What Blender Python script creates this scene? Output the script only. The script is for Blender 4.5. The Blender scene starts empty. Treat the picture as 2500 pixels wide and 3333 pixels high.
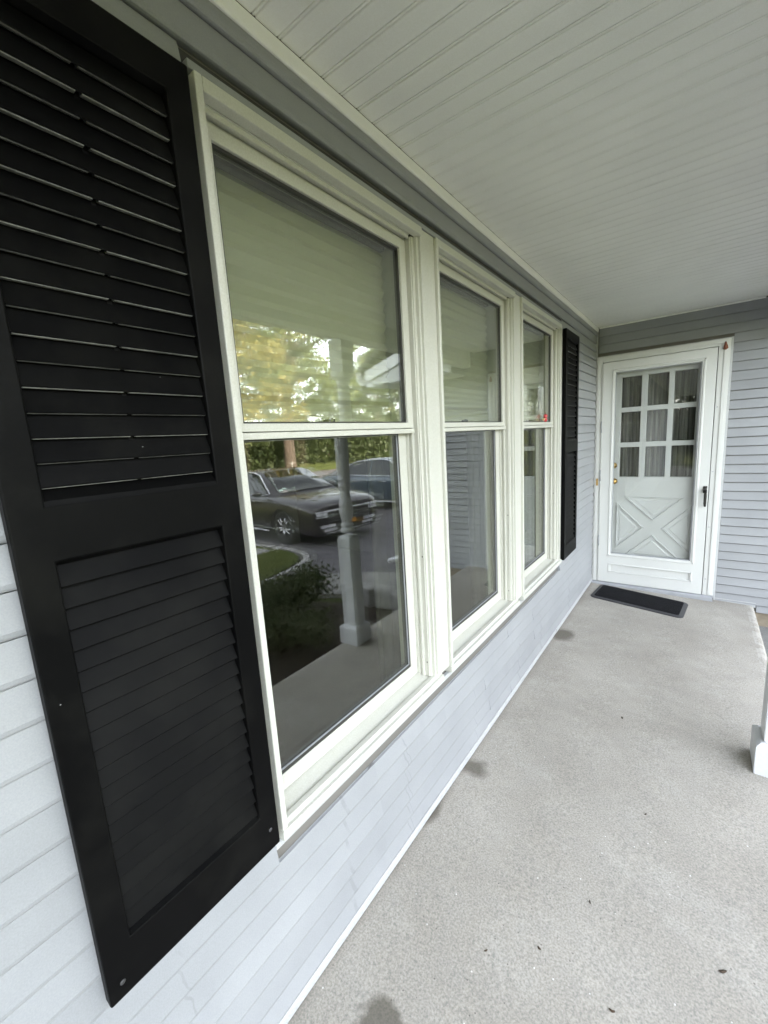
import bpy, bmesh, math, random
from mathutils import Vector, Matrix
from mathutils.bvhtree import BVHTree
random.seed(7)
R = math.radians
S = bpy.context.scene
COL = S.collection

# ------------------------------------------------------------------ camera
cam_d = bpy.data.cameras.new('camera')
cam = bpy.data.objects.new('camera', cam_d); COL.objects.link(cam)
cam_d.sensor_fit = 'HORIZONTAL'; cam_d.sensor_width = 36.0
cam_d.lens = 1364.13 / 2500 * 36
cam_d.clip_start = 0.02; cam_d.clip_end = 600
_rv = Vector((-0.1819, 0.0049, 0.6426))
_rot = Matrix.Rotation(_rv.length, 3, _rv.normalized())
_base = Matrix(((1, 0, 0), (0, 0, -1), (0, 1, 0)))          # looks along +Y, Z up
cam.matrix_world = Matrix.Translation((0.7756, 0.0, 1.4494)) @ (_rot @ _base).to_4x4()
S.camera = cam

# ------------------------------------------------------------------ sky, sun, exposure
SUN_EL, SUN_AZ = R(24), R(196)       # azimuth of the sun measured from +X (it stands behind the house)
W = bpy.data.worlds.new('World'); S.world = W; W.use_nodes = True
nt = W.node_tree; nt.nodes.clear()
sky = nt.nodes.new('ShaderNodeTexSky'); sky.sky_type = 'NISHITA'; sky.sun_disc = False
sky.sun_elevation = SUN_EL; sky.sun_rotation = R(90) - SUN_AZ
sky.air_density = 1.0; sky.dust_density = 2.0; sky.ozone_density = 1.0
hs = nt.nodes.new('ShaderNodeHueSaturation'); hs.inputs['Saturation'].default_value = 0.30
bg = nt.nodes.new('ShaderNodeBackground'); bg.inputs['Strength'].default_value = 0.15
wo = nt.nodes.new('ShaderNodeOutputWorld')
nt.links.new(sky.outputs[0], hs.inputs['Color']); nt.links.new(hs.outputs[0], bg.inputs[0]); nt.links.new(bg.outputs[0], wo.inputs[0])
sd = bpy.data.lights.new('sun', 'SUN'); sd.energy = 5.0; sd.angle = R(0.5); sd.color = (1.0, 0.86, 0.66)
sun = bpy.data.objects.new('sun', sd); COL.objects.link(sun)
_d = Vector((math.cos(SUN_EL) * math.cos(SUN_AZ), math.cos(SUN_EL) * math.sin(SUN_AZ), math.sin(SUN_EL)))
sun.rotation_euler = _d.to_track_quat('Z', 'Y').to_euler()
sun.location = _d * 40
S.view_settings.view_transform = 'Standard'; S.view_settings.look = 'None'
S.view_settings.exposure = 4.0; S.view_settings.gamma = 1.0
S.view_settings.use_curve_mapping = False
S.render.engine = 'CYCLES'
S.cycles.max_bounces = 12; S.cycles.diffuse_bounces = 6; S.cycles.glossy_bounces = 5
S.cycles.transparent_max_bounces = 24; S.cycles.transmission_bounces = 6
S.cycles.caustics_reflective = False; S.cycles.caustics_refractive = False

# ------------------------------------------------------------------ materials
MATS = {}
class N:
    """tiny node helper"""
    def __init__(s, name):
        s.m = bpy.data.materials.new(name); s.m.use_nodes = True
        s.t = s.m.node_tree; s.b = s.t.nodes['Principled BSDF']; s.out = s.t.nodes['Material Output']
        MATS[name] = s.m
        s.tc = None
    def n(s, typ, **kw):
        q = s.t.nodes.new(typ)
        for k, v in kw.items():
            if k in q.inputs: q.inputs[k].default_value = v
            else: setattr(q, k, v)
        return q
    def l(s, a, b): s.t.links.new(a, b)
    def co(s):
        if not s.tc: s.tc = s.n('ShaderNodeNewGeometry')
        return s.tc.outputs['Position']
    def noise(s, scale, detail=4, rough=0.55, stretch=None, vec=None):
        q = s.n('ShaderNodeTexNoise'); q.inputs['Scale'].default_value = scale
        q.inputs['Detail'].default_value = detail; q.inputs['Roughness'].default_value = rough
        v = vec or s.co()
        if stretch:
            mp = s.n('ShaderNodeMapping'); mp.inputs['Scale'].default_value = stretch; s.l(v, mp.inputs[0]); v = mp.outputs[0]
        s.l(v, q.inputs['Vector']); return q.outputs['Fac']
    def ramp(s, fac, stops):
        q = s.n('ShaderNodeValToRGB'); e = q.color_ramp.elements
        while len(e) < len(stops): e.new(0.5)
        for i, (p, c) in enumerate(stops):
            e[i].position = p; e[i].color = (*c, 1) if len(c) == 3 else c
        s.l(fac, q.inputs[0]); return q.outputs[0]
    def math(s, op, a, b=None, clamp=False):
        q = s.n('ShaderNodeMath'); q.operation = op; q.use_clamp = clamp
        for i, v in enumerate((a, b)):
            if v is None: continue
            if isinstance(v, (int, float)): q.inputs[i].default_value = v
            else: s.l(v, q.inputs[i])
        return q.outputs[0]
    def mix(s, fac, a, b, mode='MIX'):
        q = s.n('ShaderNodeMix'); q.data_type = 'RGBA'; q.blend_type = mode
        for sock, v in ((q.inputs[0], fac), (q.inputs[6], a), (q.inputs[7], b)):
            if isinstance(v, (int, float)): sock.default_value = v
            elif isinstance(v, tuple): sock.default_value = (*v, 1)
            else: s.l(v, sock)
        return q.outputs[2]
    def bump(s, h, strength, dist=0.01):
        q = s.n('ShaderNodeBump'); q.inputs['Strength'].default_value = strength; q.inputs['Distance'].default_value = dist
        s.l(h, q.inputs['Height']); s.l(q.outputs[0], s.b.inputs['Normal'])
    def base(s, c):
        if isinstance(c, tuple): s.b.inputs['Base Color'].default_value = (*c, 1)
        else: s.l(c, s.b.inputs['Base Color'])
    def set(s, **kw):
        for k, v in kw.items():
            k = {'rough': 'Roughness', 'metal': 'Metallic', 'spec': 'Specular IOR Level', 'coat': 'Coat Weight', 'coatr': 'Coat Roughness'}[k]
            s.b.inputs[k].default_value = v
        return s

def vary(name, c, amt=0.06, scale=6.0, rough=0.5, bump=0.0, bscale=120.0, spec=0.5, fine=0.0, dirt=None, bdist=0.002):
    q = N(name)
    a = tuple(max(0, v * (1 - amt)) for v in c); b = tuple(min(1, v * (1 + amt)) for v in c)
    col = q.ramp(q.noise(scale, 5), [(0.3, a), (0.7, b)])
    if fine:
        f = q.noise(bscale * 1.3, 2)
        col = q.mix(fine, col, q.ramp(f, [(0.35, (0.25, 0.25, 0.25)), (0.65, (0.75, 0.75, 0.75))]), 'OVERLAY')
    if dirt:
        dcol, dscale, lo, hi, st = dirt
        m = q.ramp(q.noise(dscale, 6, 0.65, (1, 1, 0.35)), [(lo, (0, 0, 0)), (hi, (st, st, st))])
        col = q.mix(m, col, dcol)
    q.base(col); q.set(rough=rough, spec=spec)
    if bump: q.bump(q.noise(bscale, 3), bump, bdist)
    return q

# siding: white vinyl, faint wood grain, slight oil-canning, grey smudges, painted seam shading
q = N('vinyl siding')
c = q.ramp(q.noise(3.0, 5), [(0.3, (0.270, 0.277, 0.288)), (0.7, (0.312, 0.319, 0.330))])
sm = q.ramp(q.noise(5.5, 6, 0.62, (1, 1, 0.5)), [(0.58, (0, 0, 0)), (0.75, (0.30, 0.30, 0.30))])
c = q.mix(sm, c, (0.22, 0.226, 0.24))
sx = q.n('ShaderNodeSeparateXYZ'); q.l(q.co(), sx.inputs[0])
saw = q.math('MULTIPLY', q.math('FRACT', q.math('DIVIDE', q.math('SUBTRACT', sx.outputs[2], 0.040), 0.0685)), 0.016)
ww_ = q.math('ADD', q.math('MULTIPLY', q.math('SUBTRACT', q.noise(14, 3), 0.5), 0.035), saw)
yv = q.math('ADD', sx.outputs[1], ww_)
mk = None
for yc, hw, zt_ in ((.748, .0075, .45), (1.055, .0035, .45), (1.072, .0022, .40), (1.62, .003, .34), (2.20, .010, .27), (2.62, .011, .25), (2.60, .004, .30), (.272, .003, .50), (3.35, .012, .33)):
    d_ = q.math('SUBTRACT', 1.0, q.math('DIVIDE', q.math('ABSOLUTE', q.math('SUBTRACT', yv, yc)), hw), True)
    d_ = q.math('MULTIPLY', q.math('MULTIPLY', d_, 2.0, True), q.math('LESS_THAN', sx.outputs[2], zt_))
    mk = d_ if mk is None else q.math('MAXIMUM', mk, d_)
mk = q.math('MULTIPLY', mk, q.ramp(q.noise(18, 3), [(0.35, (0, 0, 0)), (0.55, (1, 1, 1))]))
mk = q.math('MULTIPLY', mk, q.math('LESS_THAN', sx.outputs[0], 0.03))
c = q.mix(q.math('MULTIPLY', mk, 0.46), c, (0.20, 0.205, 0.21))  # seam streaks: shading of overlapped panel ends put into the colour
oi_ = q.n('ShaderNodeObjectInfo'); rv = q.ramp(oi_.outputs['Random'], [(0.0, (0.455, 0.455, 0.455)), (1.0, (0.545, 0.545, 0.545))]); c = q.mix(0.5, c, rv, 'OVERLAY')
fi = q.ramp(q.noise(420, 2), [(0.3, (0.42, 0.42, 0.42)), (0.7, (0.58, 0.58, 0.58))])
c = q.mix(0.35, c, fi, 'OVERLAY')
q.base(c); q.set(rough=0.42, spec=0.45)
h1 = q.noise(55, 4, 0.6, (1.0, 0.12, 1.6)); h2 = q.noise(1.6, 2, 0.5, (1, 1.0, 3.0))
q.bump(q.math('ADD', q.math('MULTIPLY', h1, 0.05), q.math('MULTIPLY', h2, 1.2)), 0.25, 0.006)

vary('window vinyl', (0.56, 0.557, 0.502), 0.02, 4, 0.38, 0.04, 200, fine=0.12, dirt=((0.47, 0.45, 0.36), 7, 0.60, 0.80, 0.28))
vary('trim white', (0.44, 0.445, 0.45), 0.03, 5, 0.45, 0.06, 160, fine=0.15, dirt=((0.5, 0.49, 0.45), 8, 0.60, 0.82, 0.35))
vary('door paint', (0.65, 0.655, 0.632), 0.025, 4, 0.40, 0.04, 180, fine=0.10, dirt=((0.52, 0.51, 0.46), 6, 0.60, 0.80, 0.30))
vary('entry door paint', (0.58, 0.592, 0.590), 0.03, 4, 0.45, 0.05, 150, dirt=((0.55, 0.54, 0.50), 5, 0.55, 0.8, 0.3))
vary('post paint', (0.66, 0.672, 0.685), 0.03, 6, 0.42, 0.08, 90, fine=0.1, dirt=((0.5, 0.49, 0.44), 9, 0.60, 0.82, 0.35))
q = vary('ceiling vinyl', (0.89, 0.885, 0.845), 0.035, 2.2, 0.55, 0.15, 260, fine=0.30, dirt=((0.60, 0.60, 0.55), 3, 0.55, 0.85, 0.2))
q = N('shutter vinyl')
c = q.ramp(q.noise(7, 5), [(0.3, (0.0014, 0.0014, 0.0016)), (0.7, (0.0024, 0.0024, 0.0026))])
du = q.ramp(q.noise(4.5, 6, 0.7), [(0.46, (0, 0, 0)), (0.78, (0.6, 0.6, 0.6))]); c = q.mix(du, c, (0.0130, 0.0128, 0.0112))
sp = q.n('ShaderNodeTexVoronoi'); sp.inputs['Scale'].default_value = 26; q.l(q.co(), sp.inputs['Vector'])
spm = q.math('LESS_THAN', sp.outputs['Distance'], 0.028); spm = q.math('MULTIPLY', spm, q.math('GREATER_THAN', q.noise(9, 2), 0.57))
c = q.mix(spm, c, (0.16, 0.16, 0.155)); q.base(c); q.set(rough=0.50, spec=0.075)
q.bump(q.noise(300, 2, 0.5, (1, 0.2, 1)), 0.06, 0.002)

# porch concrete
q = N('painted concrete')
c = q.ramp(q.noise(2.2, 6, 0.6), [(0.25, (0.342, 0.314, 0.274)), (0.75, (0.410, 0.383, 0.342))])
c = q.mix(q.ramp(q.noise(9, 6, 0.65), [(0.45, (0, 0, 0)), (0.8, (0.4, 0.4, 0.4))]), c, (0.30, 0.285, 0.265))
pt = q.ramp(q.noise(1.1, 5, 0.6), [(0.38, (0.43, 0.43, 0.43)), (0.62, (0.57, 0.57, 0.57))]); c = q.mix(0.5, c, pt, 'OVERLAY')
wearp = q.ramp(q.noise(3.4, 7, 0.72), [(0.54, (0, 0, 0)), (0.66, (1, 1, 1))]); c = q.mix(q.math('MULTIPLY', wearp, 0.22), c, (0.50, 0.485, 0.45))
cr = q.n('ShaderNodeTexVoronoi'); cr.feature = 'DISTANCE_TO_EDGE'; cr.inputs['Scale'].default_value = 0.75
mpc = q.n('ShaderNodeVectorMath'); mpc.operation = 'ADD'; nzv = q.n('ShaderNodeTexNoise'); nzv.inputs['Scale'].default_value = 5; nzv.inputs['Detail'].default_value = 6
q.l(q.co(), nzv.inputs['Vector']); sc_ = q.n('ShaderNodeVectorMath'); sc_.operation = 'SCALE'; sc_.inputs['Scale'].default_value = 0.18
q.l(nzv.outputs['Color'], sc_.inputs[0]); q.l(q.co(), mpc.inputs[0]); q.l(sc_.outputs[0], mpc.inputs[1]); q.l(mpc.outputs[0], cr.inputs['Vector'])
c = q.mix(q.math('MULTIPLY', q.math('LESS_THAN', cr.outputs['Distance'], 0.0035), 0.09), c, (0.2, 0.19, 0.17))
fi = q.ramp(q.noise(170, 4, 0.7), [(0.32, (0.18, 0.22, 0.22)), (0.5, (0.5, 0.5, 0.5)), (0.68, (0.74, 0.74, 0.74))])
c = q.mix(0.58, c, fi, 'OVERLAY')
vo = q.n('ShaderNodeTexVoronoi'); vo.inputs['Scale'].default_value = 42; q.l(q.co(), vo.inputs['Vector'])
gate = q.math('GREATER_THAN', q.noise(6, 3), 0.50)
c = q.mix(q.math('MULTIPLY', q.math('LESS_THAN', vo.outputs['Distance'], 0.085), gate), c, (0.17, 0.155, 0.14))
vo2 = q.n('ShaderNodeTexVoronoi'); vo2.inputs['Scale'].default_value = 27; q.l(q.co(), vo2.inputs['Vector'])
c = q.mix(q.math('MULTIPLY', q.math('LESS_THAN', vo2.outputs['Distance'], 0.06), q.math('GREATER_THAN', q.noise(5, 3), 0.52)), c, (0.72, 0.71, 0.68))
sx = q.n('ShaderNodeSeparateXYZ'); q.l(q.co(), sx.inputs[0])
wob = q.math('MULTIPLY', q.math('SUBTRACT', q.noise(11, 4), 0.5), 0.09)
def stain(px, py, r, sx_=1.0, sy_=1.0, soft=0.6):
    dx = q.math('MULTIPLY', q.math('SUBTRACT', sx.outputs[0], px), 1 / sx_)
    dy = q.math('MULTIPLY', q.math('SUBTRACT', sx.outputs[1], py), 1 / sy_)
    d = q.math('SQRT', q.math('ADD', q.math('MULTIPLY', dx, dx), q.math('MULTIPLY', dy, dy)))
    d = q.math('ADD', d, wob)
    return q.math('SUBTRACT', 1.0, q.math('DIVIDE', q.math('SUBTRACT', d, r * soft), r * (1 - soft)), True) if False else \
        q.math('MULTIPLY', q.math('SUBTRACT', r, d), 1.0 / (r * (1 - soft)), True)
st = stain(0.215, 0.600, 0.070, 1.0, 1.0, 0.75)
for a in ((0.050, 1.505, 0.075, 0.9, 0.85, 0.45), (0.0, 1.21, 0.075, 0.55, 1.3, 0.4), (0.055, 2.985, 0.12, 0.75, 1.0, 0.55)):
    st = q.math('MAXIMUM', st, stain(*a))
c = q.mix(q.math('MULTIPLY', st, 0.72), c, (0.085, 0.075, 0.055))
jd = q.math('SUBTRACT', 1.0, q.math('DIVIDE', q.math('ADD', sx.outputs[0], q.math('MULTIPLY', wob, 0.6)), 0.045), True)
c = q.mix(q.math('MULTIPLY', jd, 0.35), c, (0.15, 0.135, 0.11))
wear = q.math('MULTIPLY', q.math('GREATER_THAN', sx.outputs[0], 1.135), q.math('GREATER_THAN', q.noise(14, 5), 0.50))
c = q.mix(q.math('MULTIPLY', wear, 0.5), c, (0.52, 0.50, 0.46))
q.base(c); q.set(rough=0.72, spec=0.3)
q.bump(q.math('ADD', q.math('MULTIPLY', q.noise(140, 4, 0.65), 0.5), q.noise(30, 3)), 0.35, 0.004)

vary('mat rubber', (0.009, 0.009, 0.011), 0.2, 8, 0.8, 0.9, 420, bdist=0.004, spec=0.15)
vary('mat border', (0.045, 0.045, 0.048), 0.12, 9, 0.55, 0.2, 200)
vary('lit slit grey', (0.15, 0.153, 0.140), 0.5, 30, 0.7, fine=0.3)  # pale colour paints the bright slits between the upper louvers
vary('lit slit grey dim', (0.050, 0.051, 0.046), 0.6, 30, 0.7, fine=0.4)
vary('screw grey', (0.04, 0.04, 0.042), 0.1, 30, 0.5)
vary('threshold metal', (0.36, 0.37, 0.39), 0.08, 8, 0.42)
vary('dark gasket', (0.035, 0.034, 0.03), 0.1, 10, 0.5)
q = vary('shade fabric', (0.66, 0.64, 0.54), 0.03, 5, 0.85, 0.1, 300)
t_ = q.n('ShaderNodeBsdfTranslucent'); t_.inputs[0].default_value = (0.66, 0.64, 0.54, 1); mx = q.n('ShaderNodeMixShader'); mx.inputs[0].default_value = 0.35
q.l(q.b.outputs[0], mx.inputs[1]); q.l(t_.outputs[0], mx.inputs[2]); q.l(mx.outputs[0], q.out.inputs['Surface'])
vary('dark plastic', (0.02, 0.018, 0.016), 0.1, 10, 0.35)
vary('room wall', (0.16, 0.15, 0.135), 0.1, 2, 0.8)
vary('room floor', (0.09, 0.07, 0.055), 0.2, 3, 0.6)
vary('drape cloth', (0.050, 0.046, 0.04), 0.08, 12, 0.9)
q = N('lace curtain')
c = q.ramp(q.noise(60, 3, 0.6, (1, 1, 0.03)), [(0.35, (0.05, 0.05, 0.048)), (0.7, (0.23, 0.23, 0.22))]); q.base(c); q.set(rough=0.9, spec=0.1)
vary('brass', (0.55, 0.36, 0.13), 0.1, 20, 0.28).set(metal=1.0)
vary('brown mud', (0.22, 0.085, 0.05), 0.35, 160, 0.85, 0.8, 200)
vary('leaf litter', (0.05, 0.032, 0.018), 0.4, 60, 0.8)
q = vary('red bead', (0.62, 0.075, 0.085), 0.08, 80, 0.22); q.b.inputs['Subsurface Weight'].default_value = 0.0
vary('tan bead', (0.70, 0.45, 0.24), 0.08, 80, 0.4)
vary('copper wire', (0.36, 0.20, 0.13), 0.1, 50, 0.4)

# thin window glass: mirror by Fresnel over a clear pane
def glass(name, tint, r0=0.045):
    q = N(name); q.t.nodes.remove(q.b)
    lw = q.n('ShaderNodeLayerWeight'); lw.inputs['Blend'].default_value = 0.5
    p5 = q.math('POWER', lw.outputs['Facing'], 5.0)
    fac = q.math('ADD', q.math('MULTIPLY', p5, 1 - r0), r0, True)
    tr = q.n('ShaderNodeBsdfTransparent'); tr.inputs[0].default_value = (*tint, 1)
    gl = q.n('ShaderNodeBsdfGlossy'); gl.inputs['Roughness'].default_value = 0.0
    gl.inputs['Color'].default_value = (1, 1, 1, 1)
    mx = q.n('ShaderNodeMixShader'); q.l(fac, mx.inputs[0]); q.l(tr.outputs[0], mx.inputs[1]); q.l(gl.outputs[0], mx.inputs[2])
    q.l(mx.outputs[0], q.out.inputs['Surface'])
glass('window glass', (0.95, 0.965, 0.93), 0.074)
glass('inner window glass', (0.95, 0.965, 0.93), 0.026)
glass('storm glass', (0.97, 0.975, 0.965), 0.035)

# yard
q = N('lawn soil')
c = q.ramp(q.noise(0.5, 6, 0.6), [(0.3, (0.065, 0.085, 0.026)), (0.6, (0.095, 0.110, 0.036)), (0.8, (0.145, 0.128, 0.060))])
c = q.mix(0.5, c, q.ramp(q.noise(60, 4), [(0.3, (0.2, 0.2, 0.2)), (0.7, (0.75, 0.75, 0.75))]), 'OVERLAY')
q.base(c); q.set(rough=0.95, spec=0.1); q.bump(q.noise(40, 4), 0.8, 0.05)
q = N('grass blade')
oi = q.noise(1.3, 4); q.base(q.ramp(oi, [(0.3, (0.085, 0.110, 0.030)), (0.6, (0.12, 0.140, 0.040)), (0.8, (0.19, 0.165, 0.08))])); q.set(rough=0.7, spec=0.2)
vary('asphalt', (0.090, 0.084, 0.092), 0.25, 3, 0.85, 0.7, 90, fine=0.5, bdist=0.006)
vary('mulch', (0.045, 0.033, 0.026), 0.4, 25, 0.95, 1.0, 60, bdist=0.03)
vary('granite block', (0.34, 0.33, 0.32), 0.22, 9, 0.8, 0.7, 60, fine=0.4, bdist=0.01)
vary('walk concrete', (0.22, 0.215, 0.205), 0.10, 5, 0.85, 0.4, 90, fine=0.3)
vary('foundation', (0.33, 0.28, 0.21), 0.2, 12, 0.9, 0.6, 60)
vary('roof shingle', (0.10, 0.095, 0.09), 0.25, 8, 0.9, 0.6, 60)
vary('bark', (0.075, 0.058, 0.045), 0.35, 6, 0.95, 1.0, 30, bdist=0.05)
vary('stem green', (0.06, 0.08, 0.02), 0.2, 10, 0.7)
vary('petal white', (0.80, 0.80, 0.78), 0.05, 20, 0.6)
vary('brick red', (0.22, 0.10, 0.07), 0.2, 5, 0.9)
def leaf(name, a, b, trans=0.35, tcol=None):
    q = N(name)
    col = q.ramp(q.noise(2.2, 4), [(0.3, a), (0.7, b)])
    q.base(col); q.set(rough=0.55, spec=0.3)
    t = q.n('ShaderNodeBsdfTranslucent'); 
    if tcol: t.inputs[0].default_value = (*tcol, 1)
    else: q.l(col, t.inputs[0])
    mx = q.n('ShaderNodeMixShader'); mx.inputs[0].default_value = trans
    q.l(q.b.outputs[0], mx.inputs[1]); q.l(t.outputs[0], mx.inputs[2]); q.l(mx.outputs[0], q.out.inputs['Surface'])
leaf('oak leaf', (0.055, 0.082, 0.022), (0.115, 0.120, 0.035))
leaf('maple leaf', (0.110, 0.110, 0.028), (0.190, 0.140, 0.038))
leaf('hedge leaf', (0.018, 0.030, 0.010), (0.038, 0.050, 0.016), .2)
leaf('shrub leaf', (0.026, 0.046, 0.014), (0.060, 0.085, 0.024))
leaf('bright leaf', (0.075, 0.11, 0.030), (0.12, 0.15, 0.05))
def paint(name, c, coat=1.0):
    q = N(name); q.base(c); q.set(rough=0.28, metal=0.25, coat=coat, coatr=0.02, spec=0.5)
paint('plum paint', (0.016, 0.010, 0.015)); paint('blue paint', (0.075, 0.098, 0.125))
vary('bright trim', (0.72, 0.73, 0.76), 0.03, 20, 0.25)
N('car glass').set(rough=0.02, spec=0.9).base((0.012, 0.014, 0.014))
N('chrome').set(rough=0.08, metal=1.0).base((0.78, 0.78, 0.80))
N('rim alloy').set(rough=0.25, metal=0.9).base((0.55, 0.55, 0.57))
vary('tyre', (0.018, 0.018, 0.018), 0.1, 10, 0.8)
N('headlamp').set(rough=0.05, spec=0.9, coat=1.0).base((0.55, 0.57, 0.60))
N('plate').set(rough=0.5).base((0.70, 0.32, 0.05))
N('sticker').set(rough=0.5).base((0.52, 0.68, 0.58))
vary('painted metal', (0.035, 0.034, 0.035), 0.1, 10, 0.4)

# ------------------------------------------------------------------ mesh helpers
ORG = {}
class MB:
    def __init__(s): s.v = []; s.f = []
    def box(s, x0, x1, y0, y1, z0, z1):
        if x0 > x1: x0, x1 = x1, x0
        if y0 > y1: y0, y1 = y1, y0
        if z0 > z1: z0, z1 = z1, z0
        n = len(s.v)
        s.v += [(x, y, z) for z in (z0, z1) for y in (y0, y1) for x in (x0, x1)]
        s.f += [[n + i for i in f] for f in ((0, 2, 3, 1), (4, 5, 7, 6), (0, 1, 5, 4), (2, 6, 7, 3), (0, 4, 6, 2), (1, 3, 7, 5))]
        return s
    def prism(s, poly, axis, a, b):
        """poly in the two other axes (in xyz order), extruded along axis from a to b"""
        n = len(s.v); k = len(poly)
        for t in (a, b):
            for p in poly:
                s.v.append((t, p[0], p[1]) if axis == 'x' else (p[0], t, p[1]) if axis == 'y' else (p[0], p[1], t))
        s.f.append(list(range(n, n + k))[::-1]); s.f.append(list(range(n + k, n + 2 * k)))
        for i in range(k):
            j = (i + 1) % k; s.f.append([n + i, n + j, n + k + j, n + k + i])
        return s
    def frame(s, axis, a, b, u0, u1, v0, v1, wl, wr, wb, wt):
        """picture frame: thickness along axis 'x' or 'y'; u is the other horizontal axis, v is z"""
        return s.grid(axis, a, b, [u0, u0 + wl, u1 - wr, u1], [v0, v0 + wb, v1 - wt, v1], {(1, 1)})
    def grid(s, axis, a, b, us, vs, holes):
        """one welded sheet of cells us x vs with thickness a..b along axis; holes = set of (i, j) left open"""
        P = (lambda t, u, v: (t, u, v)) if axis == 'x' else (lambda t, u, v: (u, t, v))
        nu, nv = len(us), len(vs); n = len(s.v)
        for t in (a, b):
            for u in us:
                for v in vs: s.v.append(P(t, u, v))
        I = lambda k, i, j: n + k * nu * nv + i * nv + j
        solid = lambda i, j: 0 <= i < nu - 1 and 0 <= j < nv - 1 and (i, j) not in holes
        for i in range(nu - 1):
            for j in range(nv - 1):
                if not solid(i, j): continue
                for k in (0, 1): s.f.append([I(k, i, j), I(k, i + 1, j), I(k, i + 1, j + 1), I(k, i, j + 1)])
                for di, dj, p, q_ in ((-1, 0, (i, j), (i, j + 1)), (1, 0, (i + 1, j), (i + 1, j + 1)), (0, -1, (i, j), (i + 1, j)), (0, 1, (i, j + 1), (i + 1, j + 1))):
                    if not solid(i + di, j + dj): s.f.append([I(0, *p), I(0, *q_), I(1, *q_), I(1, *p)])
        return s
    def tube(s, pts, rad, seg=8, cap=True):
        n0 = len(s.v); pts = [Vector(p) for p in pts]
        rad = rad if isinstance(rad, (list, tuple)) else [rad] * len(pts)
        up = Vector((0.13, 0.21, 1)).normalized()
        for i, p in enumerate(pts):
            d = (pts[min(i + 1, len(pts) - 1)] - pts[max(i - 1, 0)])
            d = d.normalized() if d.length > 1e-9 else Vector((0, 0, 1))
            a = d.cross(up); a = a.normalized() if a.length > 1e-3 else d.cross(Vector((1, 0, 0))).normalized()
            b = d.cross(a)
            for k in range(seg):
                t = 2 * math.pi * k / seg; s.v.append(tuple(p + (a * math.cos(t) + b * math.sin(t)) * rad[i]))
        for i in range(len(pts) - 1):
            for k in range(seg):
                k2 = (k + 1) % seg; o = n0 + i * seg
                s.f.append([o + k, o + k2, o + seg + k2, o + seg + k])
        if cap:
            s.f.append([n0 + k for k in range(seg)][::-1]); o = n0 + (len(pts) - 1) * seg; s.f.append([o + k for k in range(seg)])
        return s
    def lathe(s, prof, cx, cy, seg=24, axis='z'):
        n0 = len(s.v)
        for r, z in prof:
            for k in range(seg):
                t = 2 * math.pi * k / seg
                if axis == 'z': s.v.append((cx + r * math.cos(t), cy + r * math.sin(t), z))
                else: s.v.append((cx[0] + r * math.cos(t), z, cx[1] + r * math.sin(t)))     # axis y, cx=(x,z)
        for i in range(len(prof) - 1):
            for k in range(seg):
                k2 = (k + 1) % seg; o = n0 + i * seg
                s.f.append([o + k, o + k2, o + seg + k2, o + seg + k])
        s.f.append([n0 + k for k in range(seg)][::-1]); o = n0 + (len(prof) - 1) * seg; s.f.append([o + k for k in range(seg)])
        return s
    def ball(s, c, r, seg=12, ring=8, sc=(1, 1, 1)):
        n0 = len(s.v)
        for i in range(ring + 1):
            ph = math.pi * i / ring
            for k in range(seg):
                t = 2 * math.pi * k / seg
                s.v.append((c[0] + r * sc[0] * math.sin(ph) * math.cos(t), c[1] + r * sc[1] * math.sin(ph) * math.sin(t), c[2] + r * sc[2] * math.cos(ph)))
        for i in range(ring):
            for k in range(seg):
                k2 = (k + 1) % seg; o = n0 + i * seg
                s.f.append([o + k, o + seg + k, o + seg + k2, o + k2])
        return s
    def leafquad(s, c, L, wd, rnd):
        d = Vector((rnd.gauss(0, 1), rnd.gauss(0, 1), rnd.gauss(0, 1))).normalized()
        e = d.cross(Vector((rnd.gauss(0, 1), rnd.gauss(0, 1), rnd.gauss(0, 1)))).normalized()
        c = Vector(c); n = len(s.v)
        s.v += [tuple(c - d * L * .5), tuple(c + e * wd * .5), tuple(c + d * L * .5), tuple(c - e * wd * .5)]
        s.f.append([n, n + 1, n + 2, n + 3])
    def mesh(s, name, mat, smooth=False, org=(0, 0, 0)):
        me = bpy.data.meshes.new(name)
        me.from_pydata([(x - org[0], y - org[1], z - org[2]) for x, y, z in s.v], [], s.f)
        if mat: me.materials.append(MATS[mat])
        me.update()
        bm = bmesh.new(); bm.from_mesh(me); bmesh.ops.remove_doubles(bm, verts=bm.verts, dist=1e-7)
        bmesh.ops.recalc_face_normals(bm, faces=bm.faces); bm.to_mesh(me); bm.free()
        if smooth:
            for p in me.polygons: p.use_smooth = True
        return me
    def bb(s):
        return [min(p[i] for p in s.v) for i in range(3)], [max(p[i] for p in s.v) for i in range(3)]

def link(name, data, world, parent=None):
    o = bpy.data.objects.new(name, data); COL.objects.link(o)
    po = ORG[parent.name] if parent else Vector((0, 0, 0))
    o.location = Vector(world) - po
    if parent: o.parent = parent
    ORG[o.name] = Vector(world)
    return o
def obj(name, mb, mat, parent=None, bevel=0.0, smooth=False, seg=2, org=None):
    """mesh given in world coordinates; origin at its bottom centre"""
    lo, hi = mb.bb()
    org = org or ((lo[0] + hi[0]) / 2, (lo[1] + hi[1]) / 2, lo[2])
    o = link(name, mb.mesh(name, mat, smooth, org), org, parent)
    if bevel:
        m = o.modifiers.new('bevel', 'BEVEL'); m.width = bevel; m.segments = seg; m.limit_method = 'ANGLE'; m.angle_limit = R(35); m.harden_normals = False
    return o
def tag(o, label=None, cat=None, group=None, kind=None):
    if label: o['label'] = label
    if cat: o['category'] = cat
    if group: o['group'] = group
    if kind: o['kind'] = kind
    return o
def thing(name, label, cat, loc, group=None):
    return tag(link(name, None, loc), label, cat, group)
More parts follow.
